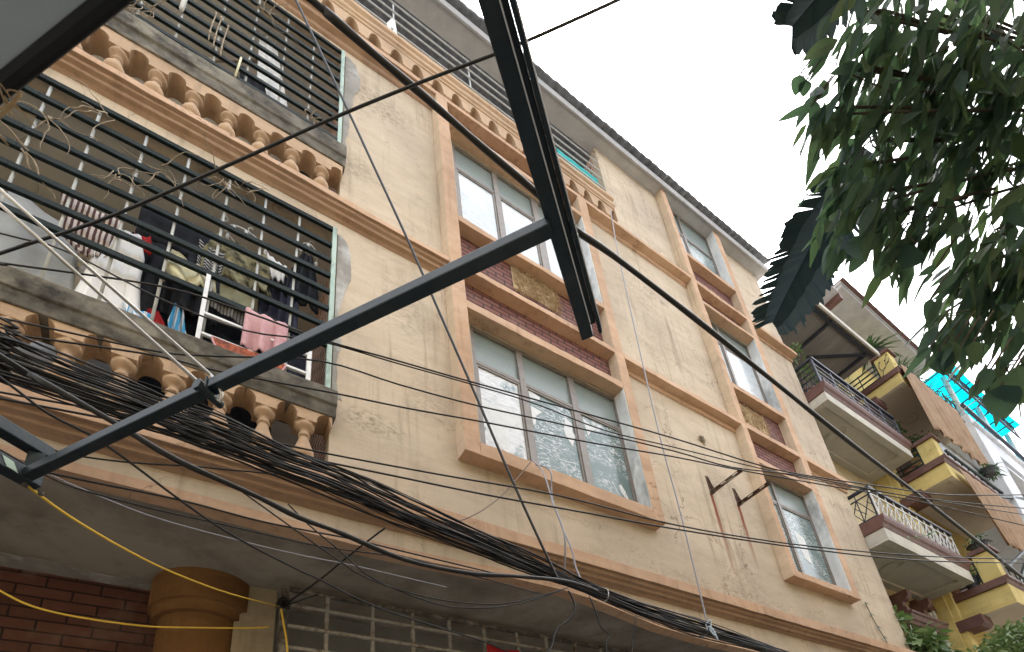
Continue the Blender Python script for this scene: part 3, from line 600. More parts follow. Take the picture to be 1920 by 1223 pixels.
# taped paper bits on the transom glass
# cement repairs round the loggia openings
random.seed(11)
def patch(side,z0,z1):
    pts=[(.862,z0)]
    n=len(side)
    for i,(x,z) in enumerate(side):
        pts.append((x,z))
        if i<n-1:
            for k in range(1,6):
                t=k/6; pts.append((lerp(x,side[i+1][0],t)+random.uniform(-.011,.011),lerp(z,side[i+1][1],t)))
    pts.append((.862,z1))
    bp_('bare_cement_patch',MB().poly([(x,-.005,z) for x,z in pts],(0,.005,0)),'cement')
patch([(.95,5.56),(.91,5.64),(.895,5.92),(.93,6.27),(.885,6.52),(.93,6.84),(1.0,7.2),(.985,7.56),(.93,7.72),(.88,7.76)],5.56,7.76)
patch([(.91,9.2),(.90,9.42),(.93,9.88),(.95,10.18),(.97,10.5),(1.04,10.76),(1.05,11.03),(.99,11.28),(.9,11.36)],9.2,11.36)
# balustrades
BAL=[(.08,0),(.08,.07),(.066,.085),(.064,.11),(.042,.125),(.045,.14),(.064,.15),(.066,.17),(.042,.185),(.044,.2),(.068,.22),(.08,.26),(.077,.3),(.06,.345),(.046,.40),(.036,.44),(.036,.455),(.046,.46),(.046,.478),(.036,.485),(.034,.515),(.038,.53),(.056,.545),(.072,.56),(.075,.575),(.072,.59),(.075,.6)]
def balustrade(z0,x_right,sp,n,ztop,x_end,hb=.53,rise=.105,yb=.0,yf=-.075,kb=None,ch=.074):
    k=kb or hb/.6; zl=z0+hb-.6*k
    xs=[];zb=[]
    xc=[x_right-i*sp for i in range(n)][::-1]
    zcap=z0+hb
    pts=[(xc[0]-.16,zcap)]
    for i,c in enumerate(xc):
        pts.append((c-ch,zcap));pts.append((c+ch,zcap))
        nx=xc[i+1]-ch if i<n-1 else min(c+sp-ch,x_end)
        a=c+ch; pts.append((a+.001,zcap+.045))
        for q in range(1,8):
            t=q/8
            if i==n-1 and a+(sp-2*ch)*t>x_end-.012: break
            pts.append((a+(sp-2*ch)*t,zcap+.045+(rise-.045)*math.sin(PI*t)**.6))
        if i<n-1: pts.append((nx-.001,zcap+.045))
    pts.append((x_end,zcap+(.1 if x_end-xc[-1]<sp-.12 else 0.0)))
    b=bp_('balustrade',MB().strip([p[0] for p in pts],[p[1] for p in pts],ztop,yf,.13),'baluster')
    proto=None
    for c in xc:
        if proto is None:
            m=MB().lathe([(r,z*k) for r,z in BAL],(0,0,0),16); m.box(-.085,.085,-.085,.085,-.0,.03*k)
            proto=obj('baluster',m,'baluster',b,smooth=False,loc=(c,yb,zl))
            proto.data.polygons.foreach_set('use_smooth',[len(p.vertices)==4 and abs(p.normal.z)<.98 for p in proto.data.polygons])
        else:
            o=proto.copy(); COL.objects.link(o); o.parent=b; o.location=(c,yb,zl)
    return b
balustrade(4.615,.668,.295,12,5.27,.86)
balustrade(8.16,.668,.288,12,8.80,.86,.46)
b4=balustrade(11.71,5.22,.2985,27,12.15,5.42,.14,.25,-.06,-.13,.38,.062)
def sillprof(z0,z1,d=.12): return [(.15,z0),(-d+.03,z0),(-d+.02,z0+(z1-z0)*.36),(-d,z0+(z1-z0)*.42),(-d-.004,z1-.01),(-d+.012,z1),(.15,z1)]
bp_('balcony_sill',MB().sweep(sillprof(5.25,5.52),-2.85,.885),'sill',bev=.008)
bp_('balcony_sill',MB().sweep(sillprof(8.80,9.13),-2.85,.885),'sill',bev=.008)
bp_('top_rail',MB().sweep([(.12,12.13),(-.14,12.13),(-.145,12.17),(-.165,12.19),(-.17,12.25),(-.135,12.27),(-.13,12.32),(-.175,12.36),(-.175,12.44),(.12,12.46)],-2.85,5.40),'baluster',bev=.004)
# security grilles
def bent(y,z):
    m=MB(); P=[(-2.85+.73*i,y+random.uniform(-.005,.005),z+random.uniform(-.009,.009)) for i in range(6)]
    for a,c in zip(P,P[1:]): m.bar(a,c,.03,.054)
    return m
def grille(zl,ups,z0,z1,col,rod,y=-.03):
    g=bp_('security_grille',MB().box(.80,.84,y-.02,y+.02,z0,z1).box(-2.85,.80,y-.006,y+.02,z1-.03,z1),col)
    for z in zl:
        obj('bar',bent(y,z),'green_bar',g,bev=.004)
    for x in ups:
        o=random.uniform(-.012,.012)
        obj('upright',MB().tube([(x+o,y+.028,z0),(x,y+.026,z1)],.0115,8),rod,g,smooth=True)
    return g
g2=grille([7.73,7.49,7.25,7.03,6.81,6.57,6.35,6.12],[.5,.2,-.1,-.42,-.73,-1.05,-1.36,-1.68,-2.0,-2.3,-2.6],5.53,7.76,'pale_green','grey_rod')
wr=MB()
for z in (5.89,5.67): wr.bar((-.13,-.035,z),(.66,-.035,z),.022)
wr.bar((-.13,-.035,5.55),(-.13,-.035,6.32),.03).bar((.66,-.035,5.55),(.66,-.035,5.93),.035)
obj('lower_rail',wr,'white_metal',g2)
grille([11.29,11.06,10.84,10.62,10.40,10.18,9.96,9.75,9.54,9.33],[.49,.19,-.12,-.42,-.73,-1.04,-1.36,-1.68,-2.0,-2.3,-2.6],9.14,11.32,'pale_green','grey_rod')
g4=MB()
for z in (13.05,13.36,13.62,13.9): g4.bar((-2.85,-.0,z),(5.5,-.0,z),.018)
gr4=bp_('top_rail_bars',g4,'grey_rod')
for x in (.2,1.52,2.77,4.05): obj('upright',MB().bar((x,.02,12.44),(x,.02,13.95),.02),'grey_rod',gr4)
# roof
bp_('eave_soffit',MB().box(-3.3,10.68,-.2,.12,14.452,14.5),'eave')
bp_('eave_board',MB().box(-3.3,10.7,-.235,-.2,14.42,14.62),'eave',bev=.006)
N=620
def roof(u,v):
    x=lerp(-3.35,10.74,u); y=lerp(-.33,2.8,v)
    ph=(x/.19)%1.; return (x,y,14.68+v*1.5+.045*math.sin(PI*ph)+(.012*math.sin(x*11.3) if v<.1 else 0))
bp_('roof',MB().grid(roof,N,2),'tile',solid=.03)
bp_('roof',MB().box(-3.3,10.7,2.79,6.1,16.1,16.2),'tile')
# ground floor
gf=MB().box(-3.08,-.1,1.4,1.55,0,4.215); bp_('brick_wall',gf,'brick_gf')
cl=MB().lathe([(.30,0),(.30,3.86),(.345,3.865),(.345,3.93),(.36,3.95),(.385,3.955),(.385,4.214)],(.2,1.25,0),40)
bp_('column',cl,'col_orange',smooth=False)
bp_('entrance_pier',MB().box(.42,.73,1.02,1.4,0,4.215),'tan_wall')
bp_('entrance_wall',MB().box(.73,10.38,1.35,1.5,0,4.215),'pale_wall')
gg=MB()
gg.bar((.755,.8,0),(.755,.8,4.14),.06).bar((.73,.8,4.125),(6.2,.8,4.125),.035)
G=bp_('entrance_grille',gg,'dull_iron')
for x in [1.1,1.5,1.88,2.26,2.65,3.04,3.42,3.82,4.2,4.6,5.0,5.4,5.8]:
    obj('upright',MB().bar((x,.8,0),(x,.8,4.11),.03),'grille_paint',G)
for k in range(9):
    z=3.965-k*.19
    obj('bar',MB().bar((.755,.785,z),(6.2,.785,z),.026),'grille_paint',G)

# ---------------------------------------------------------------- steel awning frame over the camera
A0,A1=[V(p) for p in DATA['arm']]; R0,R1=[V(p) for p in DATA['rail']]
rd=(R1-R0).normalized(); rn=V((rd.y,-rd.x,0)); ad=(A1-A0).normalized()
AF=thing('folding_awning','dark steel awning frame with a long arm meeting a notched rail overhead','awning',A0)
def af(n,mb,mat,**k): return obj(n,mb,mat,AF,**k)
af('arm',MB().bar(A0-ad*.0,A1+ad*.012,.036,.036),'steel',bev=.004)
RB=R0-rd*1.6
m=MB().bar(RB,R1,.036,.05); s=.026
m.bar(RB+rn*s,R1+rn*s-rd*.028,.016,.02)
m.bar(RB+rn*(s+.0145),R1+rn*(s+.0145),.011,.05)
rl=af('front_rail',m,'steel',bev=.003)
m=MB().bar(RB+rn*.0195+V((0,0,-.0262)),R1+rn*.0195-rd*.05+V((0,0,-.0262)),.003,.003).bar(RB+rn*(s+.0215)+V((0,0,-.024)),R1+rn*(s+.0215)-rd*.02+V((0,0,-.024)),.003,.006)
obj('lip_highlight',m,'white_metal',rl)  # thin white strips painting the bright reflection along the rail edges
af('lower_channel',MB().bar(A0+rd*.045,A0-rd*1.6,.05,.05),'steel',bev=.004)
up=V((0,0,.135))
af('upper_channel',MB().bar(A0+rd*.055+up,A0-rd*1.6+up,.05,.05),'steel',bev=.004)
af('post',MB().bar(A0+rd*.02+V((0,0,.0255)),A0+rd*.02+up-V((0,0,.0255)),.05,.045,(0,1,0)),'steel',bev=.004)
q=A0-rd*.03+V((0,0,-.027))-ad*.0
lp=MB().poly([A0-rd*.03+rn*.026+V((0,0,-.021)),A0-rd*.065+rn*.0262+V((0,0,-.018)),A0-rd*.085+rn*.0262+V((0,0,.016)),A0-rd*.05+rn*.026+V((0,0,.012))],rn*.001)
af('paper_label',lp,NT('pale green paper').done((.45,.58,.5),.8))
AC=V(DATA['armclamp']); ph=V((-ad.y,ad.x,0))
cm=MB().bar(AC+V((0,0,.024)),AC-V((0,0,.042)),.05,.008,ad); cm.tube([AC-V((0,0,.034))-ph*.04,AC-V((0,0,.034))+ph*.04],.013,10); cm.tube([AC-V((0,0,.034))-ph*.052,AC-V((0,0,.034))-ph*.04],.02,6)
af('clamp',cm,'steel',bev=.002)
cr=MB()
ends=[]
for a,b in DATA['rods']:
    a=V(a);b=V(b); d=(b-a).normalized(); ends.append(a); cr.tube([a,a+d*2.6],.0052,8)
e0,e1=ends; dd=(V(DATA['rods'][0][0])-V(DATA['rods'][0][1])).normalized()
cr.tube([e0,e0+dd*.02,(e0+e1)/2+dd*.035,e1+dd*.02,e1],.0052,8)
af('tie_rod',cr,'chrome',smooth=True)
for sx in (-.02,.03):
    af('bolt',MB().tube([A0+rd*(.03+sx)+V((0,0,-.024)),A0+rd*(.03+sx)+V((0,0,-.037))],.009,6),'dull_iron')
# near awning panel above the camera
CA=V((-.12,-3.11,2.5)); ce=V((-.6,.8,0)); cn=V((-.8,-.6,0))
CN=thing('canopy','blurred dark grey canopy with a thick black rim in the top left corner','canopy',CA)
def cbox(o0,o1,z0,z1):
    P=[CA+ce*t+cn*o for t,o in ((-2,o0),(2.6,o0),(2.6,o1),(-2,o1))]
    return MB().poly([(p.x,p.y,z0) for p in P],(0,0,z1-z0))
obj('panel',MB().grid(lambda u,v:tuple(CA+ce*lerp(-2,2.6,u)+cn*lerp(.0165,1.7,v)+V((0,0,.008+.02*math.sin(u*9)*v))),24,8),'canopy',CN,smooth=True)
obj('rim',cbox(0,.019,2.5,2.516),'rubber',CN,bev=.006)
rp=MB(); random.seed(5)
def frp(pts,r): rp.tube(smoothpath(pts,5),r,5)
base=CA+ce*.30+V((0,0,-.0))
for i in range(7):
    a=CA+ce*(.19+.014*i)+V((random.uniform(-.003,.003),0,-.012))
    L=random.uniform(.03,.08)
    frp([a,a+V((-.006,.004,-.012)),a+V((-.018,.002+random.uniform(-.01,.01),-L*.6)),a+V((random.uniform(-.035,-.01),random.uniform(-.02,.01),-L))],.0009)
frp([CA+ce*.18+V((0,0,-.008)),CA+ce*.22+V((.004,-.002,-.018)),CA+ce*.26+V((-.002,-.002,-.016)),CA+ce*.31+V((.002,-.002,-.026))],.0022)
for i in range(16):
    a=CA+ce*random.uniform(.17,.32)+V((0,0,-.012)); frp([a,a+V((random.gauss(0,.006),random.gauss(0,.006),-.012)),a+V((random.gauss(0,.012),random.gauss(0,.012),-.024))],.0007)
tag(obj('frayed_rope',rp,'straw',smooth=True),'frayed straw coloured rope hanging from the black awning rim at the left edge','rope')

# ---------------------------------------------------------------- wires
for wv in DATA['wires']:
    p=smoothpath(wv['pts'],4)
    if wv['r']>.013:
        mb=MB(); rr=[wv['r']*(1+.10*math.sin(i*.9)+random.uniform(-.05,.05)) for i in range(len(p))]
        mb.tube(p,rr,10)
    else: mb=MB().tube(p,wv['r'],6)
    tag(obj(wv['name'],mb,wv['col'],smooth=True),wv['label'],wv['cat'],wv['group'])
random.seed(21)
BC=[V(b[:3]) for b in DATA['bundle']]; BW=[b[3] for b in DATA['bundle']]
BC=[BC[0]+V((-1.6,-.1,.22))]+BC+[V((9.5,-.75,3.35))]; BW=[.22]+BW+[.06]
CS=smoothpath(BC,6); WS=[]
for i in range(len(BW)-1):
    for k in range(6): WS.append(lerp(BW[i],BW[i+1],k/6))
WS.append(BW[-1])
for i in range(40):
    o=random.uniform(-1,1); o=o*abs(o)**.15
    f1,f2,p1,p2=random.uniform(.10,.2),random.uniform(.03,.07),random.uniform(0,6),random.uniform(0,6)
    a1=random.uniform(.08,.3); yo=random.uniform(-.07,.07)
    pts=[]
    for k,(c,w_) in enumerate(zip(CS,WS)):
        u=max(-1.25,min(1.25,o+a1*math.sin(k*f1+p1)+.35*math.sin(k*f2+p2)))
        pts.append(c+V((0,yo*min(1,w_/.1)+.012*math.sin(k*.4+p2),u*w_+random.uniform(-.002,.002))))
    r=random.choice([.003,.0035,.0045,.0045,.006,.007])
    tag(obj('bundled_cable',MB().tube(pts,r,6),'black',smooth=True),'black communication cable running inside the tangled cable bundle along the facade','cable','black cables of the tangled bundle')
def ring(name,label,i,r,mat,tail=None):
    c=CS[i]; t=(CS[i+1]-CS[i-1]).normalized(); a=t.orthogonal().normalized(); b=t.cross(a)
    m=MB(); wd=WS[i]*.75+.02
    zc=V((0,0,1)); yy=t.cross(zc).normalized()
    m.tube([c+(yy*math.cos(q)*.05+zc*math.sin(q)*wd) for q in [2*PI*k/20 for k in range(21)]],r,5)
    if tail:
        for tp in tail: m.tube(smoothpath([c+V(v) for v in tp],4),r*1.4,5)
    tag(obj(name,m,mat,smooth=True),label,'cable tie')
ring('cable_tie','white plastic tie around the narrow neck of the cable bundle',68,.0035,'white_metal')
ring('cable_tie','pale blue ribbon knotted round the bundle below the pale hanging wire',79,.006,NT('pale blue ribbon').done((.45,.52,.6),.7),[[(0,-.06,.03),(.01,-.09,.05),(.03,-.08,.02),(.01,-.07,-.04),(.03,-.09,-.10)],[(0,-.06,0),(.03,-.08,-.03),(.05,-.09,-.14)]])
ring('cable_tie','thin white tie near the right end of the cable bundle',91,.004,'white_metal')
kn=MB(); random.seed(9)
for i in range(14):
    c=V((.73,.75,3.95)); kn.tube(smoothpath([c+V((random.gauss(0,.022),random.gauss(-.02,.02),random.gauss(0,.02))) for _ in range(6)],4),.006,5)
kn.tube(smoothpath([(.74,.74,3.95),(.80,.70,3.945),(.9,.66,3.99),(.98,.62,4.02)],4),.006,5)
tag(obj('wire_knot',kn,'black',smooth=True),'tangled black wire knot tied to the top left corner of the rusty grille','wire knot')
kn=MB()
for i in range(16):
    c=V(DATA['nest'][0]); kn.tube(smoothpath([c+V((random.gauss(0,.03),-abs(random.gauss(.01,.015))-.006,random.gauss(0,.04))) for _ in range(5)],3),.0035,4)
tag(obj('root_tuft',kn,'twig'),'small dark tuft of dry roots on the wall between the window bays','root tuft')

# ---------------------------------------------------------------- air conditioner brackets on the wall
for x,la in ((6.0,'slotted rusty wall bracket with a stain below it, left of the pair'),(6.59,'rusty wall bracket with a stain below it, nearest the right window bay')):
    t=thing('wall_bracket',la,'bracket',(x,0,6.4))
    obj('plate',MB().poly([(x-.02,-.006,6.38),(x+.022,-.006,6.38),(x+.022,-.006,6.70),(x-.02,-.006,6.70)],(0,.006,0)).poly([(x+.018,-.006,6.38),(x+.018,-.075,6.385),(x+.018,-.045,6.5),(x+.018,-.012,6.7),(x+.018,-.006,6.7)],(.005,0,0)),'rust',t)
    a=MB()
    a.box(x+.012,x+.018,-.5,-.008,6.385,6.425)
    for y0,y1 in ((-.5,-.44),(-.36,-.25),(-.17,-.01)): a.box(x-.022,x+.012,y0,y1,6.42,6.425)
    a.box(x-.022,x-.012,-.5,-.01,6.4201,6.4249)
    obj('support_arm',a,'rust',t)

# ---------------------------------------------------------------- laundry and clutter on the caged balconies
random.seed(4)
def clothgrid(mb,tl,tr,bl,br,folds=3,amp=.03,nu=22,nv=16,trim=None,sag=.02,ph=None,yb=0):
    tl,tr,bl,br=map(V,(tl,tr,bl,br)); ph=random.uniform(0,6) if ph is None else ph; p2=random.uniform(0,6)
    def fn(u,v):
        uu=u
        if trim:
            k=v*(len(trim)-1); i=min(int(k),len(trim)-2); f=k-i
            a=lerp(trim[i][0],trim[i+1][0],f); b=lerp(trim[i][1],trim[i+1][1],f); uu=lerp(a,b,u)
        p=tl.lerp(tr,uu).lerp(bl.lerp(br,uu),v)
        d=amp*(.25+.75*v)*(math.sin(2*PI*folds*u+ph+v*.8)+.4*math.sin(2*PI*folds*2.3*u+p2-v))
        return p+V((d*.25,d+yb*v,-sag*math.sin(PI*u)*(1-v)+.4*d*(v>.9)))
    mb.grid(fn,nu,nv); return mb
def cloth(name,label,cat,tl,tr,bl,br,mat,group=None,**k):
    o=obj(name,clothgrid(MB(),tl,tr,bl,br,**k),mat,smooth=True,solid=.006); return tag(o,label,cat,group)
cloth('plastic_sheet','large crumpled grey white plastic sheet behind the left end of the lower cage','plastic sheet',(-1.9,.22,6.98),(-1.0,.3,6.62),(-1.9,.2,5.5),(-.88,.28,5.55),'tarp',folds=2.5,amp=.05,sag=.06)
cloth('striped_cloth','brown and white striped cloth draped over the cage bar at left','cloth',(-1.12,.05,6.66),(-.74,.05,6.62),(-1.04,.08,6.06),(-.74,.06,6.18),'stripe',folds=3,amp=.02,trim=[(0,1),(0,1),(.05,1),(.1,.98),(.4,.85)])
m=MB(); clothgrid(m,(-.88,.07,6.58),(-.54,.07,6.58),(-.94,.07,5.62),(-.48,.07,5.64),trim=[(.22,.78),(.1,.9),(.12,.88),(.1,.92),(.05,.98)],amp=.02); clothgrid(m,(-.78,.3,6.5),(-.72,.3,6.35),(-.98,.28,6.2),(-.88,.28,6.1),amp=.01,nu=6,nv=6)
tag(obj('shirt',m,'whitecloth',smooth=True,solid=.006),'white shirt hanging between the striped cloth and the black trousers','shirt')
cloth('red_cloth','bright red and white scarf tucked at the collar of the white shirt','scarf',(-.66,.1,6.62),(-.56,.1,6.66),(-.60,.1,6.44),(-.52,.1,6.46),'red',folds=2,amp=.02,nu=8,nv=8)
cloth('red_cloth','dark red bundled cloth low down beside the white shirt','cloth',(-.58,.16,5.98),(-.36,.16,5.95),(-.55,.16,5.62),(-.34,.16,5.6),'red',folds=2,amp=.025,trim=[(.25,.75),(0,1),(.05,1),(.1,.9)])
m=MB(); clothgrid(m,(-.68,.16,7.10),(-.18,.16,7.12),(-.68,.16,6.70),(-.16,.16,6.72),amp=.02,nv=6); clothgrid(m,(-.69,.16,6.72),(-.42,.16,6.72),(-.72,.16,5.9),(-.46,.16,5.86),amp=.03,folds=2); clothgrid(m,(-.42,.17,6.72),(-.15,.17,6.72),(-.40,.17,5.95),(-.12,.17,6.0),amp=.03,folds=2)
tag(obj('trousers',m,'jeans',smooth=True,solid=.008),'black trousers hanging in the middle of the lower cage','trousers')
m=MB(); clothgrid(m,(-.36,.3,7.32),(-.06,.3,7.02),(-.5,.3,6.8),(-.0,.3,6.35),amp=.03)
tag(obj('jacket',m,'navy',smooth=True,solid=.008),'dark jacket sloping behind the black trousers','jacket')
cloth('khaki_cloth','pale khaki garment folded like an umbrella over the cage bar','garment',(-.44,.05,6.58),(-.10,.05,6.48),(-.42,.02,6.18),(-.06,.02,6.22),'khaki',folds=2,amp=.05,trim=[(.1,.9),(0,1),(0,1),(.2,.95)],nu=10,nv=6)
cloth('dark_cloth','black and white patterned socks pegged behind the khaki garment','socks',(-.24,.08,6.86),(-.05,.08,6.82),(-.22,.08,6.5),(-.05,.08,6.48),sheetmat('black patterned cloth',(.02,.02,.022),(.03,.03,.035),(.45,.45,.45),20,0,.9,.02,2),folds=3,amp=.02)
m=MB(); clothgrid(m,(-.18,.075,7.04),(.32,.075,7.04),(-.22,.07,6.48),(.32,.07,6.56),amp=.045,folds=2,trim=[(.1,.9),(0,1),(.05,.95)]); clothgrid(m,(.16,.15,6.9),(.26,.15,6.95),(.28,.12,6.55),(.34,.12,6.6),amp=.02,nu=8,nv=8)
tag(obj('jacket',m,'olive',smooth=True,solid=.008),'olive camouflage jacket hanging below the white ring of pegs','jacket')
cloth('shirt','olive green cotton shirt under the camouflage jacket','shirt',(-.1,.1,6.60),(.22,.1,6.58),(-.12,.1,6.18),(.22,.1,6.2),'olive2',folds=2,amp=.02)
cloth('towel','grey tweed towel folded over the bar left of the pink towel','towel',(-.1,.0,6.22),(.17,.0,6.18),(-.09,.0,6.03),(.17,.0,5.97),'tweed',folds=2,amp=.012)
cloth('trousers','dark shorts hanging in shadow under the grey tweed towel','shorts',(-.12,.2,6.05),(.2,.2,6.02),(-.1,.2,5.72),(.2,.2,5.72),'jeans',folds=2,amp=.03)
cloth('shorts','navy blue shorts hanging behind the bars right of the camouflage jacket','shorts',(.24,.18,7.04),(.46,.18,6.98),(.26,.18,6.30),(.46,.18,6.36),'navy',folds=2.5,amp=.025)
cloth('white_cloth','white patterned cloth pegged above the navy shorts','cloth',(.27,.09,7.12),(.44,.09,7.05),(.27,.09,6.82),(.42,.09,6.82),'whitecloth',folds=3,amp=.03,nu=10,nv=8)
m=MB(); clothgrid(m,(.52,.12,7.44),(.72,.12,7.42),(.44,.12,6.72),(.74,.12,6.68),amp=.04,folds=2.5,trim=[(.3,.7),(.1,.9),(0,1),(0,1)])
tag(obj('dark_garment',m,'jeans',smooth=True,solid=.008),'black garment hanging from the small peg hanger near the brick wall','garment')
cloth('dark_cloth','dark grey cloth hanging low in the right corner of the lower cage','cloth',(.30,.16,6.45),(.74,.26,6.5),(.36,.16,5.6),(.74,.26,5.6),'navy',folds=2,amp=.04)
cloth('towel','dusty pink towel draped outside the cage beside the steel arm','towel',(.155,-.065,6.10),(.475,-.065,6.10),(.155,-.06,5.66),(.47,-.055,5.70),'pink',folds=2.5,amp=.04,sag=.0)
n=22; lm=MB(); lm.poly([(.22+.255*math.cos(PI+PI*k/n),-.075-.02*math.sin(PI*k/n),5.63+.2*math.sin(PI+PI*k/n)) for k in range(n+1)],(0,-.008,0))
lo=obj('leaf_mat',lm,'leafmat'); tag(lo,'half round mat with rust red leaf print hung outside under the pink towel','mat')
lr=MB(); lr.tube([(.22+.258*math.cos(PI+PI*k/n),-.079-.02*math.sin(PI*k/n),5.63+.203*math.sin(PI+PI*k/n)) for k in range(n+1)],.008,6); obj('border',lr,'pink',lo)
cloth('blue_cloth','blue striped cloth stuffed low beside the red bundle','cloth',(-.62,.06,5.80),(-.44,.06,5.78),(-.6,.05,5.60),(-.44,.05,5.56),'bluestripe',folds=2,amp=.03,nu=10,nv=8)
cloth('blue_cloth','blue and white striped cloth beside the white rail upright','cloth',(-.34,.1,6.05),(-.2,.1,5.98),(-.32,.1,5.56),(-.14,.1,5.56),'bluestripe',folds=2,amp=.04,trim=[(.2,.6),(0,.7),(.2,1)])
bx=MB().box(-1.02,-.62,.06,.3,5.53,5.72); tag(obj('plastic_tub',bx,'pot_dark',bev=.03),'black plastic tub standing on the sill below the striped cloth','tub')
fn=MB(); c=V((-.66,.5,7.02)); fn.tube([c+V((.13*math.cos(a),.02*math.sin(a),.17*math.sin(a))) for a in [2*PI*k/28 for k in range(29)]],.022,8)
fo=thing('wall_mirror','round dark framed mirror hanging behind the cage left of the trousers','mirror',c)
obj('frame',fn,'pot_dark',fo,smooth=True)
obj('mirror_glass',MB().poly([c+V((.125*math.cos(a),.01,.165*math.sin(a))) for a in [2*PI*k/28 for k in range(28)]],(0,.01,0)),NT('grey mirror').done((.35,.36,.35),.25),fo)
def pegring(label,c,rx,n,tilt=0):
    t=thing('peg_hanger',label,'peg hanger',c); c=V(c); m=MB()
    P=lambda a:c+V((rx*math.cos(a),.09*math.sin(a),tilt*math.cos(a)))
    m.tube([P(2*PI*k/24) for k in range(25)],.006,5); m.tube([P(0),c+V((0,0,.12)),P(PI)],.003,4); m.tube([c+V((0,0,.12)),c+V((0,0,.2)),c+V((.02,0,.22)),c+V((.04,0,.2))],.004,5)
    obj('hoop',m,'white_metal',t,smooth=True)
    for k in range(n):
        p=P(2*PI*k/n+.2); obj('peg',MB().lathe([(.004,0),(.013,-.02),(.016,-.06),(.008,-.075)],p,8),'white_metal',t)
pegring('white oval peg hanger hanging above the camouflage jacket',(.1,.18,7.28),.17,10,-.05)
pegring('small white peg hanger above the black garment near the brick wall',(.63,.16,7.5),.08,6,-.03)
m=MB().tube(smoothpath([(-.13,.2,7.38),(-.12,.2,7.5),(-.09,.2,7.52),(-.07,.2,7.47),(-.1,.2,7.44),(-.2,.2,7.34)],4),.005,5)
tag(obj('coat_hook',m,'chrome',smooth=True),'bare wire hook hanging left of the white oval peg hanger','hook')
cloth('shadow_backdrop','dark sheet standing in for shadowed clutter deep behind the laundry of the lower cage','shadow sheet',(-.75,.6,6.85),(.5,.62,6.95),(-.75,.55,5.5),(.5,.6,5.5),'jeans',folds=4,amp=.05)  # dark sheet added to stand for the shadow behind the laundry
cloth('dark_garment','black shirt crowded between the trousers and the camouflage jacket','shirt',(-.3,.1,6.72),(-.06,.1,6.7),(-.3,.08,6.0),(-.02,.08,5.92),'jeans',folds=2.5,amp=.035)
cloth('dark_garment','charcoal leggings hanging just left of the small peg hanger','leggings',(.42,.14,7.0),(.56,.14,7.0),(.40,.12,6.2),(.58,.12,6.15),'navy',folds=2.5,amp=.03)
# upper cage
cloth('white_sheet','long white cloth with dark marks hanging in the upper cage','cloth',(-.08,.3,11.36),(.10,.3,11.36),(.02,.3,9.2),(.46,.3,9.2),'whitecloth',folds=1.5,amp=.04,nv=24)
cloth('dark_garment','dark garment hanging left of the long white cloth in the upper cage','garment',(-.2,.22,10.2),(.05,.22,10.1),(-.16,.2,9.2),(.22,.2,9.2),'jeans',folds=2,amp=.04)
cloth('dark_cloth','dark green cloth in the right corner of the upper cage','cloth',(.5,.5,10.2),(.85,.5,10.4),(.45,.4,9.2),(.86,.5,9.2),'green_bar',folds=2,amp=.04)
def pole(label,a,b,r,mat): tag(obj('pole',MB().tube([a,b],r,8),mat,smooth=True),label,'pole')
pole('pale bamboo pole crossing inside the upper cage',(-.75,.55,10.35),(-.02,.5,11.2),.02,'twig')
pole('white rag wrapped rod tied to the left upright of the upper cage',(-.745,-.05,9.9),(-.735,-.05,10.7),.022,'whitecloth')
cm=[(-.47,9.75,10.15),(-.42,9.68,10.14),(-.35,9.6,10.06)]
for i,(x,za,zb) in enumerate(cm):
    m=MB().tube(smoothpath([(x,-.07,zb),(x-.01,-.075,(za+zb)/2),(x-.015,-.07,za),(x-.01,-.06,za-.12)],4),.006,6); m.lathe([(.004,0),(.011,.01),(.011,.05),(.004,.06)],(x,-.07,zb),8); m.lathe([(.004,0),(.011,.01),(.011,.05),(.004,.06)],(x-.014,-.071,za-.02),8)
    tag(obj('hanging_cord',m,'twig',smooth=True),'short cord with pale tips hanging outside the bars of the upper cage','cord','cords hanging on the upper cage')
pole('yellow stick poking out of the upper cage beside the middle upright',(-.21,-.06,9.28),(-.19,-.07,9.66),.011,'khaki')
# dry vines and ties caught in the bars
random.seed(31)
def vine(p,n,L,r):
    m=MB()
    for i in range(n):
        a=V(p)+V((random.gauss(0,.03),-.01,random.gauss(0,.03))); d=V((random.gauss(0,1),random.uniform(-.5,.1),random.gauss(-.35,.7))).normalized()
        pts=[a]
        for k in range(6):
            d=(d+V((random.gauss(0,.35),random.gauss(0,.15),random.gauss(-.12,.35)))).normalized(); pts.append(pts[-1]+d*L/6)
        m.tube(smoothpath(pts,3),[r*(1-.7*k/18) for k in range(19)],4)
    return m
for p,n,L,r in [((-1.3,-.06,7.2),5,.4,.006),((-.98,-.06,7.6),5,.4,.006),((-.58,-.06,7.25),7,.38,.005),((-.15,-.06,7.55),8,.42,.005),((-.82,-.06,6.95),6,.3,.005),((-1.36,-.06,6.75),4,.35,.009),((.05,-.06,7.66),4,.25,.004)]:
    tag(obj('dry_vine',vine(p,n,L,r),'twig',smooth=True),'dry leafless vine tangled in the bars of the lower cage','dry vine','dry vines on the lower cage')
for p,n,L,r in [((-1.1,-.06,9.3),8,.45,.006),((-.75,-.06,10.6),6,.5,.005),((-.1,-.06,10.9),9,.45,.005),((-.95,-.06,9.5),6,.4,.005),((.55,-.07,9.4),5,.25,.006)]:
    tag(obj('dry_vine',vine(p,n,L,r),'twig',smooth=True),'dry leafless vine tangled in the bars of the upper cage','dry vine','dry vines on the upper cage')
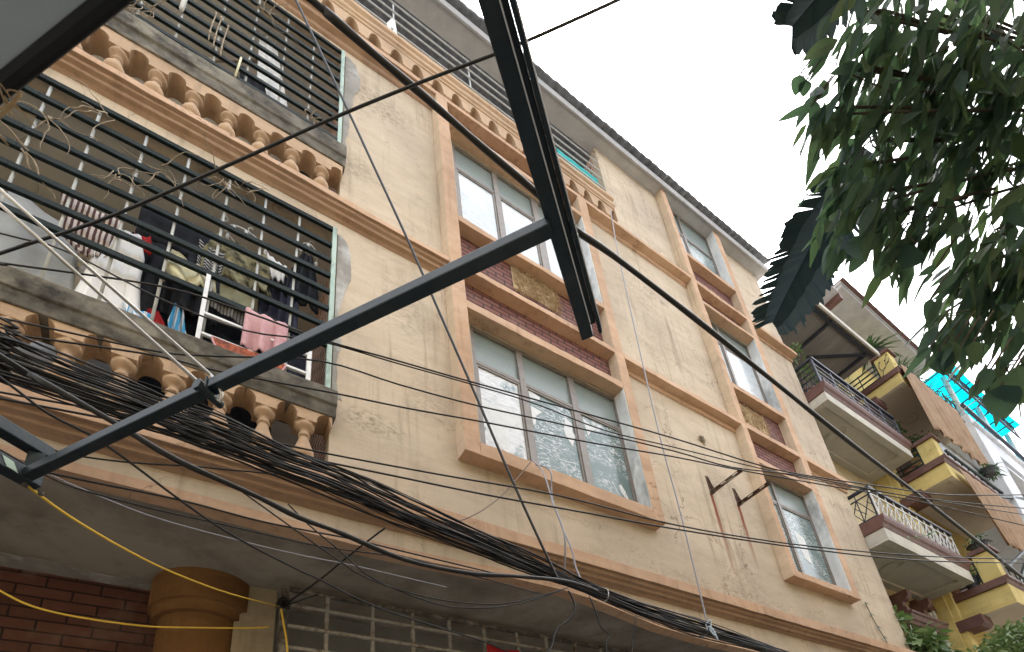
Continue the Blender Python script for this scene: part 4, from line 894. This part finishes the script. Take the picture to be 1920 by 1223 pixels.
# top loggia
cloth('turquoise_sheet','turquoise plastic sheet tied behind the top balcony bars near the right end','plastic sheet',(4.50,.06,13.42),(5.44,.06,13.42),(4.52,.06,13.12),(5.44,.06,13.08),'turq',folds=3,amp=.01,sag=.0)
cloth('white_cloth','small white cloth hung on an upright of the top balcony bars','cloth',(1.45,.0,13.4),(1.57,.0,13.38),(1.36,.0,12.95),(1.58,.0,12.9),'whitecloth',folds=2,amp=.02,nu=10,nv=8,trim=[(.3,.7),(.1,.9),(0,1)])
for i,(a,c_,z1) in enumerate(((-1.62,-1.2,5.52),(-1.17,-.86,5.5),(-.78,-.50,5.56),(-.30,-.10,5.38))):
    tag(obj('white_board',MB().poly([(a,.2,4.6),(c_,.2,4.6),(c_-.02,.36,z1),(a+.02,.36,z1-.05)],(0,.015,.004)),'board'),['white board leaning behind the lower balusters at the left edge','white board behind the second lower baluster gap from the left','tall bright white board behind the middle of the lower balusters','small white board behind the lower balusters beside the steel arm'][i],'board')
# lower level odds and ends
cloth('red_banner','red cloth hanging inside the rusty grille at the bottom edge','cloth',(2.62,.72,3.88),(3.0,.72,3.87),(2.6,.72,3.2),(3.0,.72,3.2),'red',folds=1,amp=.01)

# ---------------------------------------------------------------- plants helper
random.seed(77)
def foliage(mb,c,rx,ry,rz,n,L,W,out=.6,droop=.4,seg=2):
    c=V(c)
    for i in range(n):
        while True:
            q=V((random.uniform(-1,1),random.uniform(-1,1),random.uniform(-1,1)))
            if q.length<1: break
        q=q*(.55+.45*random.random())
        p=c+V((q.x*rx,q.y*ry,q.z*rz)); d=(q*out+V((random.gauss(0,.5),random.gauss(0,.5),random.gauss(.1,.5))))
        if d.length<.05: d=V((0,0,1))
        mb.leaf(p,d,(random.gauss(0,.6),random.gauss(0,.6),1),L*random.uniform(.6,1.25),W*random.uniform(.7,1.2),droop,.2,seg)
    return mb
def spiky(mb,c,n,L,W,spread=1.,droop=.6):
    c=V(c)
    for i in range(n):
        a=random.uniform(0,2*PI); e=random.uniform(.2,1.3); d=V((math.cos(a)*math.cos(e)*spread,math.sin(a)*math.cos(e)*spread,math.sin(e)))
        mb.leaf(c+V((random.gauss(0,.03),random.gauss(0,.03),0)),d,(0,0,1),L*random.uniform(.6,1.2),W,droop,.25,4)
    return mb
def potted(name,label,c,pr,ph,leafmat_,build,potmat='pot'):
    t=thing(name,label,'potted plant',c); c=V(c)
    obj('pot',MB().lathe([(pr*.7,0),(pr*.75,.01),(pr,ph*.85),(pr*1.12,ph*.86),(pr*1.12,ph),(pr*.9,ph)],c,14),potmat,t)
    mb=MB(); build(mb,c+V((0,0,ph)))
    obj('foliage',mb,leafmat_,t); return t
# ---------------------------------------------------------------- neighbouring cream townhouse
T1=thing('townhouse','off white townhouse with maroon mouldings and two railed balconies beside the cream building','house',(12.4,.65,0))
def t1(n,mb,mat,**k): return obj(n,mb,mat,T1,**k)
t1('wall',MB().box(10.52,14.3,.65,.85,0,13.3),'n_wall')
t1('side_wall',MB().box(14.18,14.3,.85,6,0,13.3),'n_wall')
def balc(z0,zf,zm,zr,motif):
    s=MB(); s.box(10.53,14.25,-.34,.65,z0+.06,zf)
    s.box(10.53,14.25,-.34,-.20,z0,z0+.06).box(10.53,14.25,.51,.65,z0,z0+.06).box(10.53,10.7,-.20,.51,z0,z0+.06).box(13.85,14.25,-.20,.51,z0,z0+.06)
    b=t1('balcony',s,['n_cream','n_soffit'],bev=.006)
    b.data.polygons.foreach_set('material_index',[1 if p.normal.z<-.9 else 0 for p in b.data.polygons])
    m=MB(); m.profx([(.65,zf),(-.34,zf),(-.37,zf+(zm-zf)*.3),(-.40,zf+(zm-zf)*.45),(-.42,zf+(zm-zf)*.7),(-.42,zm),(.65,zm)],10.5,14.28); obj('moulding',m,'n_brown',b,bev=.01)
    rg=MB()
    for r_,hh in ((.17,.018),(.13,.014)): rg.tube([(11.75+r_*math.cos(q),.15+r_*math.sin(q)*1.25,z0+.055) for q in [2*PI*k/28 for k in range(29)]],hh,6)
    obj('ceiling_ring',rg,'n_soffit',b,smooth=True)
    r=MB(); top=zr
    def seg(P,Q,n):
        P=V(P);Q=V(Q)
        at=lambda t,z:V((lerp(P.x,Q.x,t),lerp(P.y,Q.y,t),z))
        if motif=='bars':
            for z in (top-.16,top-.32,zm+.30): r.bar(at(0,z),at(1,z),.02,.02)
            for k in range(n+1):
                t=k/n; r.bar(at(t,zm+.02),at(t,top),.022)
            for k in range(n*5):
                t=k/(n*5); u=(k+1)/(n*5)
                r.bar(at(t,zm+.05),at((t+u)/2,zm+.28),.014).bar(at((t+u)/2,zm+.28),at(u,zm+.05),.014)
                r.tube([at((t+u)/2,zm+.1)+V((0,0,.05*math.sin(a)))+ (Q-P).normalized()*.05*math.cos(a) for a in [2*PI*j/8 for j in range(9)]],.007,4)
        else:
            for z in (zm+.06,top-.14): r.bar(at(0,z),at(1,z),.022)
            for k in range(n+1):
                t=k/n; r.bar(at(t,zm+.02),at(t,top-.02),.03 if k%4==0 else .016)
            w_=1/n
            for k in range(n):
                t=k*w_; za,zb=zm+.06,top-.14; zc=(za+zb)/2
                for fa,fb,z0_,z1_ in ((0,.5,za,zc),(.5,1,zc,zb),(0,.5,zb,zc),(.5,1,zc,za),(0,.35,zc,zc+.12),(.65,1,zc-.12,zc)): r.bar(at(t+fa*w_,z0_),at(t+fb*w_,z1_),.014)
    seg((10.6,-.33,0),(14.18,-.33,0),5 if motif=='bars' else 11)
    ra=obj('railing',r,'rail_white' if motif!='bars' else 'rail_blue',b)
    r=MB(); seg((10.6,-.31,0),(10.6,.62,0),2 if motif=='bars' else 4); r.bar((10.575,-.33,top),(14.2,-.33,top),.06,.05).bar((10.6,-.3,top),(10.6,.65,top),.06,.05)
    obj('side_railing',r,'rail_dark',b)
balc(6.75,7.02,7.27,7.95,'lattice'); balc(10.16,10.38,10.62,11.38,'bars')
m=MB().box(10.53,14.28,-.6,1.2,13.38,13.42)
ro=t1('roof',m,'tin'); obj('fascia',MB().box(10.50,14.3,-.64,-.6,13.30,13.45),'n_cream',ro)
bm=MB().bar((10.6,-.5,13.35),(14.2,-.5,13.35),.06,.05).bar((12.2,-.55,13.34),(12.2,.6,13.34),.07,.06).bar((13.95,-.45,13.34),(13.95,.6,13.34),.07,.06).bar((12.6,.35,13.34),(13.92,-.44,13.33),.06,.05)
obj('beam',bm,'rail_dark',ro)
t1('top_wall_shade',MB().box(10.53,14.17,.64,.65,10.7,13.3),NT('shaded ochre wall').done((.16,.135,.10),.9))  # thin dark panel painting the shade under the tin roof onto the wall
t1('eave_slab',MB().box(12.3,12.92,-.75,1.2,14.62,14.7),'eave')
t1('eave_beam',MB().box(12.92,13.05,-.74,1.2,14.45,14.7),'n_brown')
ck=MB().profx([(.65,5.72),(.36,5.72),(.33,5.78),(.30,5.80),(.28,5.9),(.25,5.92),(.25,5.97),(.65,5.97)],12.1,13.75); t1('door_cornice',ck,'n_brown',bev=.006)
for x in (12.35,13.3):
    pr=[(.65,6.02),(.46,6.02),(.40,6.06),(.39,6.14),(.44,6.2),(.42,6.28),(.34,6.31),(.28,6.38),(.28,6.5),(.65,6.5)]
    t1('console',MB().profx(pr,x,x+.17),'n_brown',bev=.008)
t1('wall_band',MB().box(11.6,12.9,.60,.65,6.14,6.4),'n_brown'); t1('wall_band',MB().box(13.4,14.29,.5,.65,6.44,6.62),'n_brown',bev=.02)
t1('door_frame',MB().box(12.9,13.05,.55,.65,0,5.6).box(13.9,14.2,.52,.65,0,6.4).box(14.0,14.1,.48,.52,0,6.44),'n_cream',bev=.01)
t1('window',MB().box(11.3,12.9,.62,.65,3.5,5.5),'dark_room')
for nm,lab,c,f_ in (('shrub','sparse pale leaved shrub on the upper balcony of the off white townhouse',(10.95,.1,10.66),lambda mb,p:[foliage(mb,(p.x+dx,p.y+dy,p.z+dz),.16,.16,.16,26,.16,.05,1.,.25) for dx,dy,dz in ((-.15,0,1.1),(.1,.1,1.45),(.0,-.1,.8),(.45,.1,1.0),(.65,0,.75),(.3,0,1.5),(.2,.1,.6),(.9,0,1.1))]),):
    t=potted(nm,lab,c,.2,.3,'leaf_pale',f_); st=MB(); 
    for dx,dz in ((-.15,1.1),(.1,1.45),(.45,1.0),(.65,.75),(.3,1.5),(.9,1.1)): st.tube(smoothpath([(c[0],c[1],c[2]+.3),(c[0]+dx*.4,c[1],c[2]+.3+dz*.6),(c[0]+dx,c[1],c[2]+.3+dz)],4),.012,5)
    obj('stem',st,'bark',t)
# ---------------------------------------------------------------- yellow house
Y=thing('yellow_house','bright yellow house with three stacked corner balconies and maroon mouldings','house',(16.5,.3,0))
def yh(n,mb,mat,**k): return obj(n,mb,mat,Y,**k)
yh('wall',MB().box(14.32,18.6,.3,.5,0,15.2),'y_wall'); yh('side_wall',MB().box(14.32,14.45,.5,6,0,15.2),'y_wall')
yh('pilaster',MB().box(14.4,14.72,.18,.3,0,12.3),'y_wall',bev=.01)
for i,(z0,zf,zm,pt) in enumerate(((6.12,6.57,6.74,7.42),(9.42,9.81,9.99,10.58),(12.4,12.71,12.86,13.5))):
    s=MB().box(14.55,18.4,-.76,.3,z0+.05,zf).box(14.55,18.4,-.76,-.64,z0,z0+.05).box(14.55,14.7,-.64,.3,z0,z0+.05)
    b=yh('balcony',s,['y_wall','y_soffit'],bev=.006)
    b.data.polygons.foreach_set('material_index',[1 if p.normal.z<-.9 else 0 for p in b.data.polygons])
    h=zm-zf
    obj('moulding',MB().profx([(.3,zf),(-.76,zf),(-.79,zf+h*.3),(-.80,zf+h*.5),(-.84,zf+h*.6),(-.84,zm),(.3,zm)],14.48,18.45),'n_brown',b,bev=.008)
    pm=MB().box(14.56,14.92,-.74,-.40,zm,pt); pi=obj('pier',pm,'y_wall',b,bev=.008)
    obj('pier_cap',MB().box(14.50,14.98,-.80,-.34,pt,pt+.05).box(14.53,14.95,-.77,-.37,pt+.05,pt+.12),'n_brown',b,bev=.008)
    obj('lamp_ring',MB().tube([(16.2+.2*math.cos(q),-.2+.2*math.sin(q),z0+.045) for q in [2*PI*k/24 for k in range(25)]],.022,6),'y_soffit',b,smooth=True)
    r=MB()
    for k in range(4): r.bar((14.6,-.40,zm+.10+k*.15),(14.6,.3,zm+.10+k*.15),.03)
    r.bar((14.6,-.38,zm),(14.6,-.38,zm+.58),.035).bar((14.6,.05,zm),(14.6,.05,zm+.58),.02)
    r.tube([(14.9,-.80,zm+.28),(18.4,-.80,zm+.28)],.035,8)
    for k in range(9): r.bar((15.1+k*.4,-.76,zm),(15.1+k*.4,-.76,zm+.3),.02)
    obj('railing',r,'rail_green',b)
    yh('corbel',MB().profx([(.3,z0-.26),(-.1,z0-.26),(-.18,z0-.2),(-.18,z0-.01),(.3,z0-.01)],14.34,14.86),'n_brown',bev=.01)
    if i==2:
        tw=MB()
        for pp in ([(14.555,-.45,12.9),(14.555,-.5,13.05),(14.555,-.6,13.15),(14.555,-.62,13.3),(14.555,-.7,13.42)],[(14.555,-.6,13.15),(14.555,-.68,13.2),(14.555,-.7,13.3)],[(14.555,-.5,13.05),(14.555,-.45,13.2),(14.555,-.5,13.35)]): tw.tube(smoothpath(pp,4),.007,4)
        for a,c_ in ((-.62,13.3),(-.7,13.42),(-.5,13.35),(-.66,13.2),(-.45,12.92),(-.55,13.1)): tw.lathe([(.02,-.01),(.026,0),(.02,.01)],(14.56,a,c_),8)
        obj('painted_branch',tw,'dark_room',pi)
yh('roof',MB().box(13.45,18.7,-.74,1.8,15.25,15.34).box(13.4,18.75,-.78,1.8,15.34,15.38),['eave'])
tl=MB()
for k in range(42): tl.box(13.4+k*.127,13.4+k*.127+.118,-.86,1.2,15.385+.01*(k%2),15.43+.015*(k%3))
yh('roof_tiles',tl,'n_brown')
yh('parapet_panel',MB().box(15.0,17.7,-.73,-.70,10.32,10.85),'white_side')
yh('door',MB().box(15.2,16.6,.27,.3,6.74,8.9).box(15.2,16.6,.27,.3,10.0,12.2).box(15.0,16.4,.27,.3,3,5.7),'n_brown')
def net(name,label,tl_,tr_,bl_,br_,folds,amp,**k):
    return cloth(name,label,'shade cloth',tl_,tr_,bl_,br_,'net',folds=folds,amp=amp,nu=70,nv=24,sag=.03,**k)
net('shade_cloth','brown shade cloth hanging in folds from the top balcony of the yellow house',(14.62,-.86,12.98),(18.1,-.86,13.0),(14.55,-.9,10.72),(18.45,-.86,10.75),7,.035)
net('shade_cloth','brown shade cloth drawn aside under the middle balcony of the yellow house',(14.85,-.86,9.72),(18.6,-.86,9.86),(15.6,-.88,7.75),(18.2,-.84,8.05),6,.03)
potted('potted_plant','arching leafy plant on the corner pier of the top yellow balcony',(14.72,-.5,13.62),.16,.2,'leaf_mid',lambda mb,p:spiky(mb,p+V((-.1,.1,0)),90,.75,.07,1.,.55),'pot_dark')
potted('potted_plant','round bushy plant behind the upper railing between the houses',(14.8,-.05,10.0),.16,.25,'leaf_mid',lambda mb,p:[foliage(mb,p+V((dx,dy,dz)),.34,.3,.26,110,.13,.05) for dx,dy,dz in ((-.1,-.05,1.15),(.15,-.25,.7))] and [mb.leaf(p,(0,0,1),(1,0,0),.5,.02)])
potted('potted_plant','second bushy plant crowding the pier of the middle yellow balcony',(15.05,-.5,10.0),.16,.22,'leaf_mid',lambda mb,p:[foliage(mb,p+V((0,0,.55)),.42,.3,.3,170,.14,.05),spiky(mb,p+V((-.25,.1,.1)),30,.45,.03)],'pot_dark')
potted('potted_plant','trailing plant hanging at the right end of the grey parapet panel',(17.4,-.92,10.4),.16,.2,'leaf_mid',lambda mb,p:[foliage(mb,p+V((.1,0,-.02)),.4,.2,.22,150,.14,.04),spiky(mb,p,40,.4,.03,1.2,.9)],'pot_dark')
potted('potted_plant','flowering plant in a bowl on the pier cap of the lowest yellow balcony',(14.72,-.58,7.55),.2,.14,'leaf_mid',lambda mb,p:foliage(mb,p+V((0,0,.08)),.36,.26,.14,120,.10,.04),'pot_dark')
potted('potted_plant','bright green plant in a square tub inside the lowest yellow railing',(14.68,-.2,6.76),.15,.26,'leaf_pale',lambda mb,p:foliage(mb,p+V((-.03,-.1,.13)),.24,.22,.18,120,.12,.035),'pot_dark')
potted('potted_plant','small dark potted plant further back behind the lowest yellow railing',(14.62,.12,6.76),.12,.22,'leaf_mid',lambda mb,p:foliage(mb,p+V((0,0,.06)),.18,.16,.12,60,.1,.035))
potted('potted_plant','row of spiky leaves at the right of the top yellow balcony, behind the shade cloth',(15.35,-.66,12.9),.15,.2,'leaf_mid',lambda mb,p:[spiky(mb,p+V((dx,0,.05)),40,.55,.035,1.,.5) for dx in (-.2,.25,.7,1.3,1.9)],'pot_dark')
# ---------------------------------------------------------------- white building with a cyan rooftop
Wb=thing('white_building','white rendered building beyond the yellow house with recessed dark windows','building',(21,0,0))
def wb(n,mb,mat,**k): return obj(n,mb,mat,Wb,**k)
ww=MB()
for x0,x1,z0,z1 in ((18.85,20.1,0,13.3),(20.1,26,12.2,13.3),(24.2,26,0,12.2),(20.1,24.2,0,10.6)): ww.box(x0,x1,-.9,-.6,z0,z1)
wb('wall',ww,'white_wall'); wb('side_wall',MB().box(18.85,19.0,-.6,6,0,13.3),'white_side')
wb('window',MB().box(20.1,24.2,-.66,-.62,10.6,12.2),'dark_room'); wb('ledge',MB().box(20.1,24.2,-.93,-.62,11.68,11.78).box(18.8,26,-.98,-.9,12.86,12.9),'white_wall')
wb('parapet_rail',MB().bar((18.5,-.95,13.42),(26,-.95,13.42),.09,.07),'rail_dark')
st=MB()
for z in (13.7,14.0): st.bar((18.4,-.7,z),(20,-.7,z),.03)
for k in range(5): st.bar((18.45+.35*k,-.7,13.4),(18.45+.35*k,-.7,14.1),.03)
for pa,pb in (((17.5,-.8,9.82),(20.0,-.92,10.56)),((14.9,-.82,7.02),(17.4,-.9,8.2)),((15.2,-.82,6.7),(17.3,-.9,8.1))): yh('awning_strut',MB().bar(pa,pb,.055),'rail_green')
wb('balcony_rail',st,'rail_green')
CY=thing('rooftop_canopy','cyan plastic rooftop canopy on steel trusses above the white building','canopy',(22,-.6,13.4))
cs=MB().grid(lambda u,v:(lerp(18.9,25.2,u)+.0*v,lerp(-1.15,-.3,v)+.05*math.sin(u*3),lerp(15.25,15.6,u)-.1*v+.012*math.sin(u*180)),90,6)
obj('roof_sheet',cs,'cyan',CY,solid=.01)
cs=MB().grid(lambda u,v:(lerp(18.8,25.0,u),-.25,lerp(13.5,15.2,v)+.3*u*v),20,6); obj('back_sheet',cs,'cyan',CY,solid=.01)
tr=MB()
for (y,zo) in ((-.95,.02),(-.3,-.06)):
    tr.bar((18.9,y,15.2+zo),(25.1,y,15.52+zo),.06); tr.bar((18.9,y,14.8+zo),(25.1,y,15.1+zo),.05)
    for k in range(8): tr.bar((18.9+k*.8,y,14.82+k*.04+zo),(19.3+k*.8,y,15.2+k*.04+zo),.035).bar((19.3+k*.8,y,15.2+k*.04+zo),(19.7+k*.8,y,14.82+k*.04+zo),.035)
for k in range(8): tr.bar((19+k*.8,-1.1,15.24+k*.04),(19+k*.8,-.2,15.16+k*.04),.04)
obj('truss',tr,'rail_dark',CY)
for x in (19.35,22.0,24.6): obj('post',MB().tube([(x,-.75,13.42),(x,-.75,15.2)],.07,10),'grey_rod',CY,smooth=True)
# ---------------------------------------------------------------- low greenery by the townhouse
def bush(label,blobs,mat,L,W,stem):
    t=thing('climbing_shrub',label,'shrub',stem); mb=MB()
    for c,rx,n in blobs: foliage(mb,c,rx,rx*.8,rx*.8,n,L,W,.8,.35,3)
    obj('foliage',mb,mat,t); sm=MB()
    for c,rx,n in blobs: sm.tube(smoothpath([stem,V(stem).lerp(V(c),.5)+V((.1,.05,.1)),c],4),[.05-.003*k for k in range(9)],6)
    obj('stem',sm,'bark',t)
bush('leafy creeper with pale leaves climbing beside the right corner of the cream building',[((10.62,.1,5.35),.26,60),((10.75,-.1,4.85),.4,160),((11.0,-.25,4.5),.45,190),((11.4,-.3,4.35),.45,170),((10.9,.1,5.0),.35,90)],'leaf_pale',.22,.095,(11.3,.3,.1))
bush('light green bush with fine leaves at the bottom right corner',[((11.6,-.85,4.55),.42,230),((12.2,-.9,4.75),.45,280),((12.5,-.95,4.9),.4,240),((11.2,-.7,4.35),.4,180),((12.9,-1.0,4.85),.5,260),((11.9,-.7,4.3),.4,160)],'leaf_pale',.17,.05,(12.3,-.6,.1))
cv=MB(); vp=smoothpath([(10.53,-.6,6.6),(10.7,-.75,6.6),(10.9,-.8,6.65),(11.05,-.85,6.75)],5); cv.tube(vp,.006,5)
for p in vp[::3]:
    for s in (-1,1): cv.leaf(p,(random.uniform(.2,.8),random.uniform(-.5,.5),s*.5),(0,-1,.3),.11,.04,.2)
tag(obj('creeper_sprig',cv,'leaf_pale'),'thin creeper sprig with yellow green leaves poking out at the building corner','sprig')
cv=MB(); vp=smoothpath([(9.75,-.02,4.4),(9.6,-.03,4.75),(9.5,-.02,5.05),(9.42,-.02,5.4)],5); cv.tube(vp,.006,5)
for p in vp[::3]:
    for s in (-1,1): cv.leaf(p,(s*.6,-.3,-.4),(0,-1,.2),.07,.045,.2)
tag(obj('wall_creeper',cv,'leaf_mid'),'single thin creeper stem climbing the plaster at the lower right corner','creeper')

# ---------------------------------------------------------------- street tree over the right of the camera
random.seed(DATA.get('seed',5))
TR=thing('street_tree','leafy street tree hanging dense dark drooping foliage over the right side of the photo','tree',(3.1,-4.3,0))
cr=MB(); lim=MB(); trunk_top=V((2.9,-4.15,3.3))
for c,r in DATA['blobs']:
    c=V(c); n=int(DATA['leafk']*(r/.25)**2)
    for i in range(n):
        while True:
            q=V((random.uniform(-1,1),random.uniform(-1,1),random.uniform(-1,1)))
            if q.length<1: break
        p=c+q*r
        d=V((-.25,.62,-.72))+V((random.gauss(0,.36),random.gauss(0,.36),random.gauss(0,.3)))
        L=random.uniform(.07,.135)
        cr.leaf(p,d,(random.gauss(0,.7),random.gauss(0,.7),random.gauss(.5,.6)),L,L*random.uniform(.22,.38),random.uniform(.0,.35),.16,4,random.choice((0,0,1)))
    for k in range(3):
        e=c+V((random.uniform(-1,1),random.uniform(-1,1),random.uniform(-1,.4)))*r*.9
        lim.tube(smoothpath([c.lerp(trunk_top,.18)+V((0,0,.12)),c+V((0,0,r*.5)),e],4),[.005,.005,.004,.004,.003,.003,.002,.002,.0015],5)
    if (int(c.x*100)%3)==0: lim.tube(smoothpath([trunk_top,trunk_top.lerp(c,.3)+V((0,0,.25)),trunk_top.lerp(c,.6)+V((0,0,.2)),c],3),[.008,.008,.007,.007,.006,.006,.005,.005,.004,.003][:10],7)
for p,d,n_,L,W in DATA['hero']:
    cr.leaf(p,d,n_,L,W,.12,.14,7,1)
    lim.tube([p,V(p)+V((.05,-.07,.09))],.003,4)
lim.tube(smoothpath([trunk_top,(2.7,-4.0,3.75),(2.3,-3.75,4.0)],5),[.05-.004*k for k in range(11)],8)
obj('crown',cr,'leaf',TR); obj('limb',lim,'bark',TR,smooth=True)
obj('trunk',MB().tube(smoothpath([(3.1,-4.3,-.05),(3.08,-4.28,1.0),(3.0,-4.2,2.2),trunk_top],4),[.15,.14,.13,.125,.12,.115,.11,.10,.09,.08,.07,.055,.045][:13],12),'bark',TR,smooth=True)
# torn banana leaves
BN=thing('banana_plant','banana plant with dark torn drooping leaves between the roof corner and the tree','banana plant',(3.4,-3.9,0))
def banana(mid,w,tornf,nrm):
    P=smoothpath(mid,10); n=len(P); m=MB(); nrm=V(nrm)
    m.tube(P,[.010*(1-.8*i/n) for i in range(n)],6)
    def at(u,side,f,tear=0):
        k=min(int(u),n-2); q=u-k; p=P[k].lerp(P[k+1],q)
        T=(P[min(k+5,n-1)].lerp(P[min(k+6,n-1)],q)-P[max(k-4,0)].lerp(P[max(k-3,0)],q)).normalized(); S=T.cross(nrm).normalized()*side; t=u/(n-1)
        ww=w*(math.sin(PI*min(1,.14+.82*t))**.5)*(1+.06*math.sin(u*1.7+side)); sl=.3+.4*t
        return p+S*ww*f+T*(ww*sl*f+tear)-nrm*(.02*math.sin(PI*f))+V((0,0,-.18*ww*f*f))
    for side in (-1,1):
        u=0.
        while u<n-2:
            u2=min(u+random.uniform(.8,3.2),n-1.01); tr=random.random()<tornf*(1.6 if side>0 else .6); q=.8 if tr else 1.
            um=(u+u2)/2; g=.35*(u2-u) if tr else 0; ft=random.uniform(.9,1.06)
            m.add([at(u,side,0),at(u2,side,0),at(u2,side,.5),at(u,side,.5)],[(0,1,2,3)])
            m.add([at(u,side,.5),at(u2,side,.5),at(u2-g,side,ft*random.uniform(.93,1.)),at(um-g*.5,side,ft*1.05),at(u+g*.3,side,ft*.97)],[(0,1,2,3,4)])
            u=u2
    return m
for mid,w,tf,nr in DATA['banana']:
    obj('leaf',banana(mid,w,tf,nr),'leaf_dark',BN,solid=.0015)
    obj('stalk',MB().tube(smoothpath([(3.3,-3.9,3.6),V((3.2,-3.85,4.3)).lerp(V(mid[0]),.5)+V((0,0,.25)),mid[0]],6),[.03-.0015*k for k in range(13)],8),'leaf_dark',BN,smooth=True)
obj('stem',MB().tube(smoothpath([(3.4,-3.9,-.05),(3.38,-3.9,1.5),(3.3,-3.9,3.7)],5),[.11-.004*k for k in range(11)],12),'leaf_mid',BN,smooth=True)

# ---------------------------------------------------------------- the house row behind the camera that carries the awning
OP=thing('house','plain rendered house across the alley behind the camera','house',(3,-6.3,0))
obj('wall',MB().box(-14,24,-6.8,-6.3,0,8.2),'n_wall',OP); obj('parapet',MB().box(-14,24,-6.85,-6.22,8.2,8.4),'n_cream',OP)
for i in range(7):
    w0=-10+i*4.2; fr=obj('window',MB().box(w0,w0+1.6,-6.3,-6.25,4.8,6.6),'alu',OP); obj('pane',MB().box(w0+.08,w0+1.52,-6.25,-6.24,4.88,6.52),'dark_room',fr)
# ---------------------------------------------------------------- light
W=bpy.data.worlds.new('World'); SC.world=W; W.use_nodes=True
nt=W.node_tree; nt.nodes.clear()
sky=nt.nodes.new('ShaderNodeTexSky'); sky.sky_type='NISHITA'; sky.sun_disc=False
SE,SR=math.radians(56),math.radians(35)
sky.sun_elevation=SE; sky.sun_rotation=SR; sky.air_density=1.; sky.dust_density=6.; sky.ozone_density=1.
hs=nt.nodes.new('ShaderNodeHueSaturation'); hs.inputs['Saturation'].default_value=.22
bg=nt.nodes.new('ShaderNodeBackground'); bg.inputs[1].default_value=.15
wo=nt.nodes.new('ShaderNodeOutputWorld')
nt.links.new(sky.outputs[0],hs.inputs['Color']); nt.links.new(hs.outputs[0],bg.inputs[0]); nt.links.new(bg.outputs[0],wo.inputs[0])
sl=bpy.data.lights.new('overcast_sun','SUN'); sl.energy=.6; sl.angle=math.radians(40); sl.color=(1,.97,.93)
so=bpy.data.objects.new('overcast_sun',sl); COL.objects.link(so)
sd=V((math.sin(SR)*math.cos(SE),math.cos(SR)*math.cos(SE),math.sin(SE)))
so.rotation_euler=(-sd).to_track_quat('-Z','Y').to_euler(); so.location=(0,-6,20)
# ---------------------------------------------------------------- camera
cam=bpy.data.cameras.new('camera'); co=bpy.data.objects.new('camera',cam); COL.objects.link(co); SC.camera=co
Rm=DATA['R']; X=V(Rm[0]);Yd=V(Rm[1]);Zf=V(Rm[2])
co.matrix_world=Matrix(((X.x,-Yd.x,-Zf.x,0),(X.y,-Yd.y,-Zf.y,-3.5),(X.z,-Yd.z,-Zf.z,1.6),(0,0,0,1)))
cam.sensor_width=36; cam.sensor_fit='HORIZONTAL'; cam.lens=DATA['f']/1920*36; cam.shift_x=0; cam.shift_y=(DATA['cy']-611.5)/1920
cam.clip_start=.02; cam.clip_end=400
cam.dof.use_dof=True; cam.dof.focus_distance=7; cam.dof.aperture_fstop=9
SC.view_settings.view_transform='Standard'; SC.view_settings.look='None'; SC.view_settings.exposure=EXPO; SC.view_settings.gamma=1; SC.view_settings.use_curve_mapping=False
